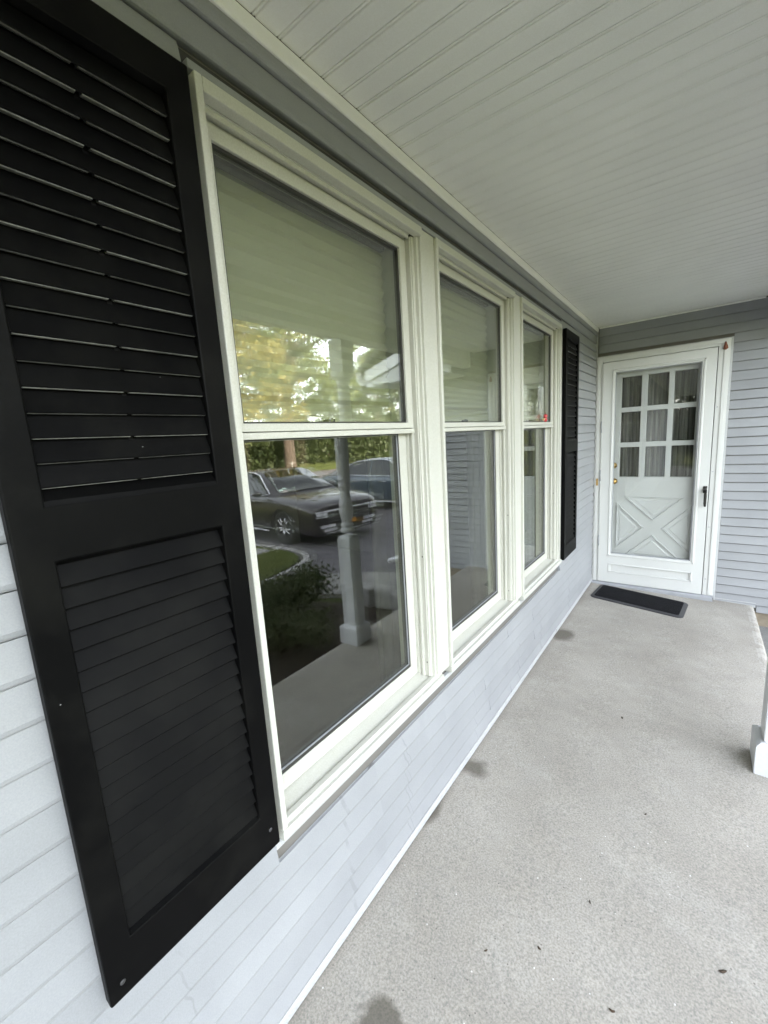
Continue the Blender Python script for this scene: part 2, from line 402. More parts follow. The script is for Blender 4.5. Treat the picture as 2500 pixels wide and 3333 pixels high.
def struct(name, mb, mat, **kw):
    return tag(obj(name, mb, mat, **kw), kind='structure')
def copy_tree(o, parent=None, off=None):
    c = o.copy(); COL.objects.link(c); c.parent = parent
    if off: c.location = o.location + Vector(off)
    for ch in list(o.children): copy_tree(ch, c)
    return c

# ================================================================== STRUCTURE
L, H = 4.2524, 2.3041
def gz(x):
    def lerp(a, b, t): t = max(0, min(1, t)); t = t * t * (3 - 2 * t); return a + (b - a) * t
    if x < 1.5: return -0.20
    if x < 4.2: return lerp(-0.20, -0.56, (x - 1.5) / 2.7)
    if x < 17: return -0.56 - 0.06 * (x - 4.2) / 12.8
    if x < 24: return -0.62
    if x < 36: return lerp(-0.62, 0.25, (x - 24) / 12)
    return 0.25 + (x - 36) * 0.05
def sheet(xs, y0, y1, dz, ny=6):
    m = MB(); ys = [y0 + (y1 - y0) * i / ny for i in range(ny + 1)]
    for x in xs:
        for y in ys: m.v.append((x, y, gz(x) + dz))
    for i in range(len(xs) - 1):
        for j in range(ny):
            a = i * (ny + 1) + j; m.f.append([a, a + ny + 1, a + ny + 2, a + 1])
    return m
def rng(a, b, st):
    n = max(1, int(round((b - a) / st))); return [a + (b - a) * i / n for i in range(n + 1)]
struct('ground', sheet([-150, -60, -20, -5, 1.0] + rng(1.5, 4.2, .15) + rng(5, 17, 3) + rng(18, 24, 3) + rng(25, 36, 1) + [50, 80, 130, 200], -200, 220, -0.03, 60), 'lawn soil')
dv = sheet(rng(2.95, 4.2, .15) + rng(5, 17, 2), -7, 14, 0.006, 12)
d2 = sheet(rng(2.02, 2.945, .13), 4.25, 14, 0.006, 6); n_ = len(dv.v); dv.v += d2.v; dv.f += [[i + n_ for i in f] for f in d2.f]
struct('driveway', dv, 'asphalt')
struct('street', sheet(rng(17.0, 23.5, 1.3), -150, 150, 0.010, 20), 'asphalt')
struct('planting_bed', sheet(rng(1.0, 2.95, .13), -7, 3.15, -0.012, 10), 'mulch')
struct('walkway', MB().prism([(1.19, -0.172), (1.5, -0.176), (2.2, -0.24), (2.95, -0.352), (3.5, -0.455), (3.5, -0.75), (1.19, -0.5)], 'y', 3.33, 4.22), 'walk concrete')

# porch slab
sl = MB(); sl.prism([(-0.10, -0.45), (1.185, -0.45), (1.185, -0.046), (1.172, -0.031), (1.155, -0.0255), (0.0, 0.0), (-0.10, 0.0)], 'y', -9.0, L + 0.02)
def fz(x): return -0.0221 * max(0, x)
struct('porch_floor', sl, 'painted concrete')

# lawn island with a rounded corner, edged with granite blocks
def lawn_path():
    pts = [(4.05 - 0.0 * 0, -6.5)]
    for y in rng(-6.0, 3.4, .4): pts.append((4.08 + 0.02 * (y - 3.4), y))
    pts += [(4.12, 3.75), (4.19, 4.1), (4.28, 4.4), (4.42, 4.70), (4.62, 4.92), (4.90, 5.05), (5.25, 5.10), (5.7, 5.10)]
    for x in rng(6.1, 16.5, .5): pts.append((x, 5.08))
    return pts
LP = lawn_path()
m = MB(); inner = []
for i, (x, y) in enumerate(LP):
    inner.append((x + (0.12 if i < 14 else 0.10), y - (0.0 if y < 3.5 else 0.10)))
ctr = []
for (x, y) in inner:
    n = len(m.v); m.v += [(x, y, gz(x) + 0.075), (16.7, min(y, 4.98), gz(16.7) + 0.075)]
    k = n // 2
    if k: m.f.append([n - 2, n - 1, n + 1, n])
# subdivide so that it follows the ground
lm = m.mesh('lawn', 'lawn soil'); bm = bmesh.new(); bm.from_mesh(lm)
bmesh.ops.subdivide_edges(bm, edges=[e for e in bm.edges if abs(e.verts[0].co.x - e.verts[1].co.x) > 3], cuts=16)
for v in bm.verts: v.co.z = gz(v.co.x) + 0.075
bmesh.ops.recalc_face_normals(bm, faces=bm.faces); bm.to_mesh(lm); bm.free()
tag(link('lawn', lm, (0, 0, 0)), kind='structure')

edging = thing('stone_edging', 'row of pale granite blocks curving along the edge of the lawn', 'stone edging', (4.2, 4.2, gz(4.2)))
def along(pts, step):
    out = []; acc = 0; prev = Vector(pts[0]); nextd = 0
    for p in pts[1:]:
        p = Vector(p); seg = p - prev; ln = seg.length; d = seg.normalized()
        while nextd <= acc + ln:
            q_ = prev + d * (nextd - acc); out.append((q_, math.atan2(d.y, d.x))); nextd += step
        acc += ln; prev = p
    return out
rs = random.Random(3); bl_meshes = []
for k in range(5):
    mb = MB().box(-.105, .105, -.055, .055, -.10, .095); me = mb.mesh('block', 'granite block')
    bm = bmesh.new(); bm.from_mesh(me)
    bmesh.ops.bevel(bm, geom=bm.edges[:], offset=.012, segments=1, affect='EDGES')
    for v in bm.verts: v.co += Vector((rs.uniform(-.008, .008), rs.uniform(-.008, .008), rs.uniform(-.008, .008)))
    bm.to_mesh(me); bm.free(); bl_meshes.append(me)
for i, (p, a) in enumerate(along([p for p in LP if p[1] > -2.5 and p[0] < 12], .225)):
    o = link('block', bl_meshes[i % 5], (p.x, p.y, gz(p.x) + rs.uniform(-.008, .010)), edging)
    o.rotation_euler = (rs.uniform(-.04, .04), rs.uniform(-.04, .04), a + rs.uniform(-.05, .05))

# ---------------------------------------------------------------- front wall of the house
fw = thing('front_wall', 'long white lap sided house wall carrying the three windows and both black shutters', 'house wall', (0, 2.0, 0))
core = MB()
core.box(-.14, -.006, -9, L, -.3, .512); core.box(-.14, -.006, -9, L, 2.125, 2.42)
for a, b in ((-9, .504), (1.2862, 1.3660), (2.1487, 2.2285), (3.0480, L)): core.box(-.14, -.006, a, b, .512, 2.125)
obj('wall_core', core, 'room wall', fw)
P, Z0 = 0.0685, 0.040
def lap(y0, y1, z, p=P, jit=0.0):
    b = .0135 + jit
    return MB().prism([(-.004, z), (b - .0075, z), (b - .0032, z + .0014), (b - .0010, z + .0050), (b, z + .0115), (.0040, z + p - .0026), (-.0030, z + p - .0020), (-.0035, z + p), (-.004, z + p)], 'y', y0, y1)
rs = random.Random(11)
seams = {0: [.90, 2.06], 1: [.885, 1.77], 2: [1.33, 2.47], 3: [.875, 1.72], 4: [1.31, 2.44], 5: [.86, 2.02], 6: [1.28, 2.41]}
nrow = int((2.263 - Z0) / P) + 1
for k in range(nrow):
    z = Z0 + k * P
    if z > 2.25: break
    zt = z + P
    if zt < .50: spans = [(-9.0, 4.215)]
    elif z > 2.14: spans = [(-9.0, 4.215)]
    elif z < .50: spans = [(-9.0, .500), (3.050, 4.215)]
    else: spans = [(-9.0, .500), (3.050, 4.215)]
    for a, b in spans:
        if a < .5 < b and zt < .5:
            cuts = sorted([a] + seams.get(k, []) + [b])
        else: cuts = [a, b]
        for i in range(len(cuts) - 1):
            # panels overlap by 25 mm, alternate ones ride a millimetre proud
            pro = .0014 if i % 2 == 0 else 0.0
            e = .025 if (i + 1 < len(cuts) - 1 and i % 2 == 0) else 0
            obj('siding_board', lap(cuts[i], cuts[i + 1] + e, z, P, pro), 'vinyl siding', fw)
# filler course under the sills, cut down
obj('siding_board', MB().prism([(-.004, .455), (.011, .455), (.0125, .458), (.008, .500), (-.004, .500)], 'y', .502, 3.062), 'vinyl siding', fw) if False else None
obj('starter_strip', MB().prism([(-.004, .004), (.010, .004), (.0125, .010), (.0125, .030), (.009, .034), (-.004, .034)], 'y', -9.0, 2.985), 'trim white', fw, bevel=.0012)
obj('starter_strip', MB().prism([(-.004, .006), (.012, .006), (.0145, .012), (.0145, .033), (.010, .037), (-.004, .037)], 'y', 2.97, 4.23), 'trim white', fw, bevel=.0012)
# J-channels round the window group
jc = MB().box(-.004, .010, .500, 3.050, .4935, .5125)
obj('sill_channel', jc, 'trim white', fw, bevel=.0015)
obj('head_channel', MB().box(-.004, .018, .507, 3.052, 2.1195, 2.134), 'vinyl siding', fw, bevel=.0015)
obj('head_channel', MB().box(-.004, .004, .497, 3.060, 2.134, 2.152), 'dark gasket', fw)
# board right under the dark groove, beside the windows (above the shutters)
obj('mullion_board', MB().box(-.004, .0135, 1.2862, 1.3750, .5425, 2.1185), 'window vinyl', fw, bevel=.002)
obj('mullion_board', MB().box(-.004, .0135, 2.1487, 2.2375, .5425, 2.1185), 'window vinyl', fw, bevel=.002)
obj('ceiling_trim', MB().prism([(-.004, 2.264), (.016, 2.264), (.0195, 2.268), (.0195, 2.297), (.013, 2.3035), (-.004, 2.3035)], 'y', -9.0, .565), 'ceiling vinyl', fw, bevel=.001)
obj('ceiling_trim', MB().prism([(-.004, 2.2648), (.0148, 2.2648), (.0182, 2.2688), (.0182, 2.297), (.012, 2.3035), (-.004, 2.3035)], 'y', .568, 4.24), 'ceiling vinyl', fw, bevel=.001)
obj('corner_post', MB().box(-.004, .006, 4.222, 4.236, .005, 2.2645).box(-.004, .016, 4.236, 4.2475, .005, 2.2645), 'trim white', fw, bevel=.0015)

# ---------------------------------------------------------------- wing wall with the door
ww = thing('wing_wall', 'white lap sided end wall around and right of the storm door', 'house wall', (1.0, L, 0))
core = MB()
core.box(.930, 2.0, L + .014, L + .12, -.07, 2.62); core.box(-.14, .930, L + .014, L + .12, 2.056, 2.62); core.box(-.14, .004, L + .014, L + .12, -.07, 2.056)
obj('wall_core', core, 'room wall', ww)
P2, Z2 = 0.0702, 0.0505
def lap2(x0, x1, z, p=P2):
    y = L
    return MB().prism([(y + .016, z), (y + .0005, z), (y - (.0030 if z < 2.0 else -.0010), z + .0012), (y - (.0040 if z < 2.0 else -.0004), z + .0040), (y + .0075, z + p - (.0045 if z < 1.6 else .0016)), (y + .0150, z + p - (.0038 if z < 1.6 else .0012)), (y + .0155, z + p), (y + .016, z + p)], 'x', x0, x1)
for k in range(-2, 33):
    z = Z2 + k * P2
    if z > 2.29: break
    if z + P2 < 2.056 or z < 2.02:
        x0 = 1.205 if k == -2 else .940
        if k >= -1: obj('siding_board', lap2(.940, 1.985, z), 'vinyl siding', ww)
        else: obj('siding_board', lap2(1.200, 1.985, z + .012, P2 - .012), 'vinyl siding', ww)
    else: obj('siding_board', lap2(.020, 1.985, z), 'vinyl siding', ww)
obj('starter_strip', MB().box(.928, 1.195, L - .002, L + .014, -.040, .0), 'trim white', ww, bevel=.001)
obj('door_channel', MB().box(.9235, .9385, L - .006, L + .013, -.005, 2.060), 'trim white', ww, bevel=.0015)
obj('door_channel', MB().box(.0, .9235, L - .001, L + .013, 2.0525, 2.060), 'trim white', ww, bevel=.0012)
obj('ceiling_trim', MB().box(.02, 1.10, L - .004, L + .013, 2.2925, 2.3035), 'ceiling vinyl', ww, bevel=.001)
obj('foundation_wall', MB().box(1.187, 1.97, L + .03, L + .13, -.6, -.085), 'foundation', ww)
obj('corner_board', MB().box(1.985, 2.06, L - .006, L + .10, -.10, 2.40), 'trim white', ww, bevel=.003)
# the wing's own front, seen only edge on
fr = MB()
for k in range(33):
    z = -.1 + k * .075
    fr.prism([(1.96, z), (2.012, z), (2.000, z + .075), (1.96, z + .075)], 'y', L + .10, 11.5)
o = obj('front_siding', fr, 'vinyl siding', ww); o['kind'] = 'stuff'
obj('wall_core', MB().box(-6, 1.96, L + .121, L + .2, -.2, 3.4).box(1.7, 1.955, L + .21, 11.5, -.6, 2.5), 'room wall', ww)

# ---------------------------------------------------------------- porch ceiling and roof
pc = link('porch_ceiling', None, (0.55, 1.5, H)); tag(pc, kind='structure')
pitch = 0.0650
prof = [(0.0, .006), (.0012, .0012), (.0022, 0.0), (.0068, 0.0), (.0078, .0038), (.0092, .0046), (.0104, .0), (.0128, -.0004), (.0628, -.0004), (.0642, .0012), (.0650, .006), (.0650, .012), (0.0, .012)]
pm = MB().prism([(-y, H + z) for y, z in prof], 'x', .0135, 1.1225)
plank_me = pm.mesh('ceiling_plank', 'ceiling vinyl', False, (.55, 0, H))
y = L - .001
n = 0
while y > -3.8:
    if n == 0 or True:
        o = link('ceiling_plank', plank_me, (.55, y, H + random.uniform(-.0006, .0004)), pc)
    y -= pitch; n += 1
obj('ceiling_backing', MB().box(-.05, 1.3, -9.0, L + .01, H + .0135, H + .06), 'room wall', pc)
obj('soffit_panel', MB().box(.0135, 1.1225, -9.0, -3.82, H, H + .012), 'ceiling vinyl', pc)
obj('header_beam', MB().box(1.124, 1.210, -9.0, L - .008, 2.150, 2.345), 'ceiling vinyl', pc, bevel=.003)
rf = MB()
rf.prism([(1.62, 2.315), (1.62, 2.44), (-5.0, 7.05), (-11.6, 2.2), (-11.6, 2.05), (-5.0, 6.85)], 'y', -14, 3.94)  # unseen ridge raised and roof lengthened to keep sun off the yard
rf.box(1.2115, 1.60, -7, 3.94, 2.300, 2.330)
struct('house_roof', rf, 'roof shingle')
struct('house_core', MB().box(-10, -4.1, -13.5, L, -.3, 2.6).box(-4.1, -.15, -13.5, -4.0, -.3, 2.6).box(-4.1, -.15, -6.5, L, 2.43, 2.6), 'room wall')  # unseen bulk, lengthened to shade the ground past the porch
wr = thing('wing_roof', 'white boxed eave end of the wing roof with its sloping rake board', 'roof', (2.2, 3.95, 2.1))
def rk(x): return 2.10 + (2.36 - x) * .22
obj('roof_deck', MB().prism([(2.40, 2.255), (2.42, 2.30), (-4.5, 6.6), (-11.5, 2.3), (-11.5, 2.2), (-4.5, 6.5)], 'y', 3.955, 12), 'roof shingle', wr)
obj('rake_board', MB().prism([(2.30, 2.12), (2.30, 2.245), (.8, 2.69), (.8, 2.565)], 'y', 3.93, 3.955), 'post paint', wr, bevel=.003)
obj('rake_soffit', MB().box(1.206, 2.20, 3.956, L + .02, 2.070, 2.085), 'post paint', wr)
obj('frieze_board', MB().prism([(2.205, 2.065), (2.205, 2.175), (1.21, 2.46), (1.21, 2.065)], 'y', 3.956, 3.975), 'post paint', wr, bevel=.003)
gt = MB().prism([(2.30, 2.10), (2.37, 2.10), (2.43, 2.16), (2.42, 2.20), (2.44, 2.26), (2.425, 2.26), (2.405, 2.20), (2.415, 2.165), (2.365, 2.115), (2.30, 2.115)], 'y', 3.93, 11.9)
obj('gutter', gt, 'post paint', wr)
obj('eave_return', MB().box(2.20, 2.299, 3.94, 4.2, 2.066, 2.12), 'post paint', wr, bevel=.004)

# room behind the glass
rm = MB()
rm.box(-4.05, -.16, -3.95, 4.2, -.02, .0)
struct('room_floor', rm, 'room floor')
struct('room_walls', MB().box(-4.09, -4.05, -3.95, 4.2, 0, 2.42).box(-4.05, -.15, 4.2, 4.24, 0, 2.42).box(-4.05, -.15, -3.99, -3.95, 0, 2.42).box(-4.05, -.15, -3.95, 4.2, 2.41, 2.425), 'room wall')

# ================================================================== OBJECTS
# ---------------------------------------------------------------- sash windows
def make_window(y0, label, tilt, last=False):
    w = thing('sash_window', label, 'window', (0, y0, .515), 'three double hung windows in a row')
    Y = lambda v: y0 + v
    W_ = .7825
    obj('casing', MB().box(-.003, .0235, Y(.0115), Y(.0270), .5415, 2.1175), 'window vinyl', w, bevel=.0022)
    obj('casing', MB().box(-.003, .0228, Y(.0273), Y(W_ - .0005), 2.0930, 2.1175), 'window vinyl', w, bevel=.0022)
    if last: obj('casing', MB().box(-.003, .0150, Y(W_), Y(W_ + .036), .5415, 2.1175), 'window vinyl', w, bevel=.0022)
    a = [(-.135, .748), (-.0470, .748), (-.0465, .7565), (-.0370, .7565), (-.0365, .748), (-.0305, .748), (-.0300, .7585), (-.0160, .7585), (-.0155, .7560), (-.0110, .7560), (-.0105, .7590), (-.0060, .7590), (-.0055, .7705), (.0060, .7705), (.0060, W_ - .0005), (-.135, W_ - .0005)]
    obj('side_jamb', MB().prism([(x, Y(v)) for x, v in a], 'z', .548, 2.0925), 'window vinyl', w, bevel=.0008)
    obj('side_jamb', MB().box(-.135, -.004, Y(.001), Y(.030), .530, 2.0925), 'window vinyl', w, bevel=.0012)
    hp = [(-.135, 2.0810), (-.0300, 2.0810), (-.0297, 2.0880), (-.0160, 2.0880), (-.0155, 2.0835), (-.0090, 2.0835), (-.0085, 2.0925), (-.004, 2.0928), (-.004, 2.112), (-.135, 2.112)]
    obj('head_jamb', MB().prism(hp, 'y', Y(.0305), Y(.7475)), 'window vinyl', w, bevel=.0006)
    sp = [(-.135, .5135), (-.135, .562), (-.090, .560), (-.052, .5535), (-.0085, .5440), (-.0070, .5500), (.0080, .5495), (.0105, .5455), (.0150, .5415), (.0240, .5405), (.0255, .519), (.0225, .5140), (-.02, .5135)]
    obj('sill', MB().prism(sp, 'y', Y(.0110), Y(W_ + (.036 if last else .026))), 'window vinyl', w, bevel=.0010)
    R_ = .7470
    u = MB().frame('x', -.050, -.0225, Y(.0315), Y(R_ - .0005), 1.4865, 2.0800, .0330, .0320, .0185, .0290)
    us = obj('upper_sash', u, 'window vinyl', w, bevel=.0020)
    obj('meeting_lip', MB().box(-.048, -.0185, Y(.0320), Y(R_ - .001), 1.4695, 1.4845), 'window vinyl', us, bevel=.0016)
    ub = MB().frame('x', -.046, -.0300, Y(.0646), Y(R_ - .0326), 1.5052, 2.0508, .006, .006, .004, .007)
    obj('glazing_bead', ub, 'dark gasket', us)
    gy = (.0645 + R_ - .0325) / 2; gw = (R_ - .097) / 2 - .0015
    for xx, tl, gm in ((-.0350, 0.0, 'window glass'), (-.0440, tilt * .35, 'inner window glass')):
        g = MB().box(-.0012, .0012, -gw, gw, 0, .547)
        o = link('glass_pane', g.mesh('glass_pane', gm), (xx, Y(gy), 1.504), us); o.rotation_euler = (0, 0, tl)
    l_ = MB().frame('x', -.086, -.0565, Y(.0315), Y(R_ - .0005), .5570, 1.5050, .0415, .0430, .0460, .0330)
    ls = obj('lower_sash', l_, 'window vinyl', w, bevel=.0020)
    lb = MB().frame('x', -.082, -.0590, Y(.0731), Y(R_ - .0436), .6031, 1.4718, .006, .006, .010, .004)
    obj('glazing_bead', lb, 'dark gasket', ls)
    gl_ = MB().frame('x', -.0640, -.0600, Y(.0795), Y(R_ - .0500), .6135, 1.4675, .0022, .0022, .0025, .002)
    obj('glazing_bead', gl_, 'threshold metal', ls)
    gy = (.073 + R_ - .0435) / 2; gw = (R_ - .1165) / 2 - .0015
    for xx, tl, gm in ((-.0655, 0.0, 'window glass'), (-.0770, tilt, 'inner window glass')):
        g = MB().box(-.0012, .0012, -gw, gw, 0, .872)
        o = link('glass_pane', g.mesh('glass_pane', gm), (xx, Y(gy), .602), ls); o.rotation_euler = (0, 0, tl)
    for zz in (.602, 1.02):
        obj('weep_hole', MB().box(-.0205, -.0175, Y(.7572), Y(.7584), zz, zz + .006), 'dark gasket', w)
    lk = MB().box(-.085, -.058, Y(.362), Y(.411), 1.5052, 1.5110).lathe([(.011, 1.511), (.011, 1.519), (.004, 1.522)], -.070, Y(.39), 14)
    lk.box(-.076, -.066, Y(.362), Y(.395), 1.512, 1.518)
    obj('sash_lock', lk, 'dark plastic', ls, bevel=.001)
    # pleated shade
    ps = MB(); zz = 2.068; pts = []; i = 0; rr = random.Random(int(y0 * 100))
    while zz > 1.522:
        pts.append((zz, (-.1035 if zz > 1.66 else -.1050) if i % 2 else (-.1150 if zz > 1.66 else (-.1230 if i % 6 == 0 and zz < 1.62 else -.1105)) + rr.uniform(-.0008, .0008)))
        zz -= .0182 if zz > 1.66 else .0112
        i += 1
    pts.append((1.520, -.108))
    nn = 24
    for z_, x_ in pts:
        for j in range(nn + 1):
            t = j / nn
            sag = .004 * math.sin(math.pi * t) * (1 if z_ < 1.68 else .2)
            ps.v.append((x_ + .0015 * math.sin(9 * t + z_ * 40), Y(.045 + t * .688), z_ - sag))
    for a_ in range(len(pts) - 1):
        for j in range(nn):
            o_ = a_ * (nn + 1) + j; ps.f.append([o_, o_ + 1, o_ + nn + 2, o_ + nn + 1])
    sh = obj('pleated_shade', ps, 'shade fabric', w)
    sm_ = sh.modifiers.new('solid', 'SOLIDIFY'); sm_.thickness = .0008
    obj('bottom_rail', MB().box(-.119, -.098, Y(.045), Y(.733), 1.506, 1.518), 'shade fabric', sh, bevel=.002)
    obj('shade_headrail', MB().box(-.121, -.096, Y(.040), Y(.738), 2.0695, 2.0805), 'drape cloth', sh, bevel=.002)
    return w
make_window(.503, 'nearest and largest looking window, beside the black shutter at left, mirroring the cars', -.013)
make_window(1.3655, 'middle window of the three, between the two white mullions, mirroring the lap siding', -.008)
make_window(2.2280, 'farthest window of the three, next to the far black shutter, with a red ornament in it', -.006, True)

# drapes inside
def drape(y0, y1, label):
    m = MB(); n = 60
    for z in (.02, .8, 1.6, 2.15):
        for i in range(n + 1):
            t = i / n; m.v.append((-.21 + .022 * math.sin(t * 22 + z * .3) + .006 * math.sin(t * 61), y0 + (y1 - y0) * t, z))
    for a in range(3):
        for i in range(n):
            o_ = a * (n + 1) + i; m.f.append([o_, o_ + 1, o_ + n + 2, o_ + n + 1])
    o = obj('drape', m, 'drape cloth', smooth=True); tag(o, label, 'curtain', 'drapes hanging inside the windows')
    o.modifiers.new('solid', 'SOLIDIFY').thickness = .002
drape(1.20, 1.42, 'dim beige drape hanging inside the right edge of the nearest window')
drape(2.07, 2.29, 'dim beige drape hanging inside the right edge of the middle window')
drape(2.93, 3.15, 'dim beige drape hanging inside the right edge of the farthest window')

# red beaded ornament in the far window
on = thing('bead_ornament', 'small red beaded ornament with wire feelers in the farthest window', 'ornament', (-.018, 2.765, 1.505))
yo = 2.78
obj('red_bead', MB().ball((-.0155, yo, 1.5175), .0125, 14, 10), 'red bead', on, smooth=True)
obj('red_bead', MB().ball((-.0155, yo + .001, 1.5405), .0130, 14, 10), 'red bead', on, smooth=True)
obj('tan_bead', MB().ball((-.0155, yo - .038, 1.5200), .0085, 12, 8, (1, 1.2, .9)), 'tan bead', on, smooth=True)
obj('wire', MB().tube([(-.0155, yo - .034, 1.521), (-.0155, yo - .02, 1.524), (-.0155, yo - .008, 1.5265)], .0028, 6), 'tan bead', on, smooth=True)
obj('wire', MB().tube([(-.0155, yo - .002, 1.552), (-.0155, yo - .006, 1.562), (-.0155, yo - .014, 1.568), (-.0155, yo - .022, 1.567)], .0012, 6), 'copper wire', on, smooth=True)
obj('wire', MB().tube([(-.0155, yo + .002, 1.552), (-.0155, yo + .004, 1.562), (-.0155, yo + .010, 1.570)], .0012, 6), 'copper wire', on, smooth=True)
obj('wire', MB().tube([(-.0155, yo + .010, 1.548), (-.0155, yo + .018, 1.556), (-.0155, yo + .026, 1.552), (-.0155, yo + .030, 1.540)], .0010, 6), 'copper wire', on, smooth=True)

# ---------------------------------------------------------------- louvred shutters
def make_shutter(y0, y1, zb, zt, label):
    s = thing('louvred_shutter', label, 'shutter', (.012, (y0 + y1) / 2, zb), 'black louvred shutters flanking the windows')
    xb, xf = .0155, .0390
    st = .0450
    f = MB()
    z1, z2, z3, z4 = zb + .108, zb + .755, zb + .868, zt - .062     # lower field z1..z2, upper field z3..z4
    ya, yb = y0 + st, y1 - st
    f.grid('x', xb, xf, [y0, ya, yb, y1], [zb, z1 - .008, z2 + .006, z3 - .024, z4 + .004, zt], {(1, 1), (1, 3)})
    obj('frame', f, 'shutter vinyl', s, bevel=.003)
    for pr in ([(xb, z3 - .026), (xf - .0010, z3 - .025), (xf - .003, z3 - .018), (xb + .006, z3), (xb, z3)], [(xb, z1 - .010), (xf - .0010, z1 - .009), (xb + .008, z1), (xb, z1)],
               [(xb, z4), (xb + .010, z4), (xf - .0010, z4 + .005), (xb, z4 + .005)], [(xb, z2), (xb + .012, z2), (xf - .0010, z2 + .007), (xb, z2 + .007)]):
        obj('ledge', MB().prism(pr, 'y', ya - .001, yb + .001), 'shutter vinyl', s)
    ym = (ya + yb) / 2
    for za, zc, n, dp in ((z3, z4, 18, 1), (z1, z2, 19, 0)):
        p = (zc - za) / n
        var = []
        for deep in (0, 1):
            tx = .0215 if deep or not dp else .0235
            pr = [(.0308, 0.0), (.0332, 0.0), (.0345, .0016), (tx, p + .0012), (tx - .0028, p + .0012)] if dp else [(.0150, 0.0), (.0332, 0.0), (.0345, .0016), (.0205, p - .0004), (.0150, p - .0004)]
            me = MB().prism(pr, 'y', ya + .0008, yb - .0008).mesh('louver', 'shutter vinyl', False, (0, ym, 0))
            var.append(me)
        slit_strips = [[MB().prism([(.0255 if k_ == 0 else .0285, -.0012), (.0322, -.0012), (.0330, -.0001), (.0255 if k_ == 0 else .0285, -.0001)], 'y', a_, b_).mesh('lit_slit_strip', 'lit slit grey' if k_ == 0 else 'lit slit grey dim', False, (0, ym, 0))  # added strips carry the painted bright slits, alternate ones dimmer
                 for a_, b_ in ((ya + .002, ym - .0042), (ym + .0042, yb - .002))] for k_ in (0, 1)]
        for k in range(n):
            o = link('louver', var[k % 2], (0, ym, za + k * p + .0002), s)
            if dp:
                for h_ in (0, 1): link('lit_slit_strip', slit_strips[k % 2][h_], (0, ym, za + k * p + .0002), o)
    rib = MB().box(xb + .001, .0240, ym - .0035, ym + .0035, z3 + .004, z4 - .004)
    obj('centre_rib', rib, 'shutter vinyl', s)
    for yy, zz in ((y0 + .022, zb + .030), (y1 - .022, zb + .052)):
        obj('screw_cap', MB().lathe([(.0052, 0), (.0050, .0016), (.003, .0026)], (0, 0), 0, 14) if False else MB().ball((xf, yy, zz), .0046, 12, 8, (.35, 1, 1)), 'screw grey', s, smooth=True)
    return s
make_shutter(.1365, .4930, .5440, 2.1020, 'large black louvred shutter filling the left side, left of the nearest window')
make_shutter(3.056, 3.425, .5300, 2.1020, 'far black louvred shutter seen edge on between the farthest window and the door')

# ---------------------------------------------------------------- storm door, its frame, entry door behind
df = thing('door_frame', 'white door frame in the corner holding the storm door, with a grey threshold', 'door frame', (.465, L, 0))
yf = L - .034
f = MB()
f.box(.010, .062, yf, L + .06, .022, 2.0505); f.box(.8505, .9225, yf, L + .06, .022, 2.0505)
obj('jamb', f, 'door paint', df, bevel=.003)
obj('head', MB().box(.0625, .850, yf, L + .06, 2.000, 2.0505), 'door paint', df, bevel=.003)
obj('jamb_stop', MB().box(.884, .908, yf - .006, yf - .0003, .024, 2.044).box(.022, .046, yf - .006, yf - .0003, .024, 2.044), 'door paint', df, bevel=.002)
obj('head_stop', MB().box(.047, .883, yf - .006, yf - .0003, 2.018, 2.043), 'door paint', df, bevel=.002)
obj('threshold', MB().prism([(yf - .022, -.030), (yf - .022, .010), (yf - .004, .0205), (L + .06, .0212), (L + .06, -.030)], 'x', .012, .9215), 'threshold metal', df, bevel=.0015)
obj('strike_plate', MB().box(.029, .046, yf - .0085, yf - .0062, .928, .992), 'brass', df, bevel=.001)
for zz in (1.55, 1.05, .60, .16):
    obj('screw', MB().ball((.866, yf, zz), .0042, 10, 6, (1, .4, 1)), 'threshold metal', df, smooth=True)
sdx = thing('storm_door', 'white storm door with a large glass pane and black pull handle', 'door', (.456, L - .04, .024))
yd = L - .0425
x0, x1, z0, z1 = .0665, .8465, .0255, 1.9955
gx0, gx1, gz0, gz1 = .163, .757, .302, 1.906
f = MB().grid('y', yd, yd + .030, [x0, gx0, gx1, x1], [z0, .125, .205, gz0, gz1, z1], {(1, 1), (1, 3)})
obj('kick_panel', MB().box(gx0 + .0005, gx1 - .0005, yd + .010, yd + .028, .1255, .2045), 'door paint', sdx)
obj('leaf', f, 'door paint', sdx, bevel=.0022)
def molding(a, b, c, d, yy, w_, out):
    for (u0, v0, ax) in ((a, c, 'v'), (b, c, 'v'), (a, c, 'h'), (a, d, 'h')):
        mo = MB()
        if ax == 'v':
            s_ = 1 if u0 == a else -1
            mo.prism([(u0, yy), (u0 + s_ * w_, yy), (u0 + s_ * w_ * .8, yy - out), (u0 + s_ * w_ * .25, yy - out)], 'z', c, d)
        else:
            s_ = 1 if v0 == c else -1
            mo.prism([(yy, v0), (yy, v0 + s_ * w_), (yy - out, v0 + s_ * w_ * .8), (yy - out, v0 + s_ * w_ * .25)], 'x', a + .001, b - .001)
        obj('moulding', mo, 'door paint', sdx)
molding(gx0 - .026, gx1 + .026, gz0 - .026, gz1 + .026, yd - .0003, .017, .005)
molding(.145, .775, .122, .208, yd - .0006, .012, .004)
obj('glazing_bead', MB().frame('y', yd + .006, yd + .020, gx0 + .0003, gx1 - .0003, gz0 + .0003, gz1 - .0003, .006, .006, .006, .006), 'threshold metal', sdx)
obj('glass_pane', MB().box(gx0 + .005, gx1 - .005, yd + .012, yd + .015, gz0 + .005, gz1 - .005), 'storm glass', sdx)
hd = MB().box(.812, .838, yd - .009, yd - .0004, .880, .935)
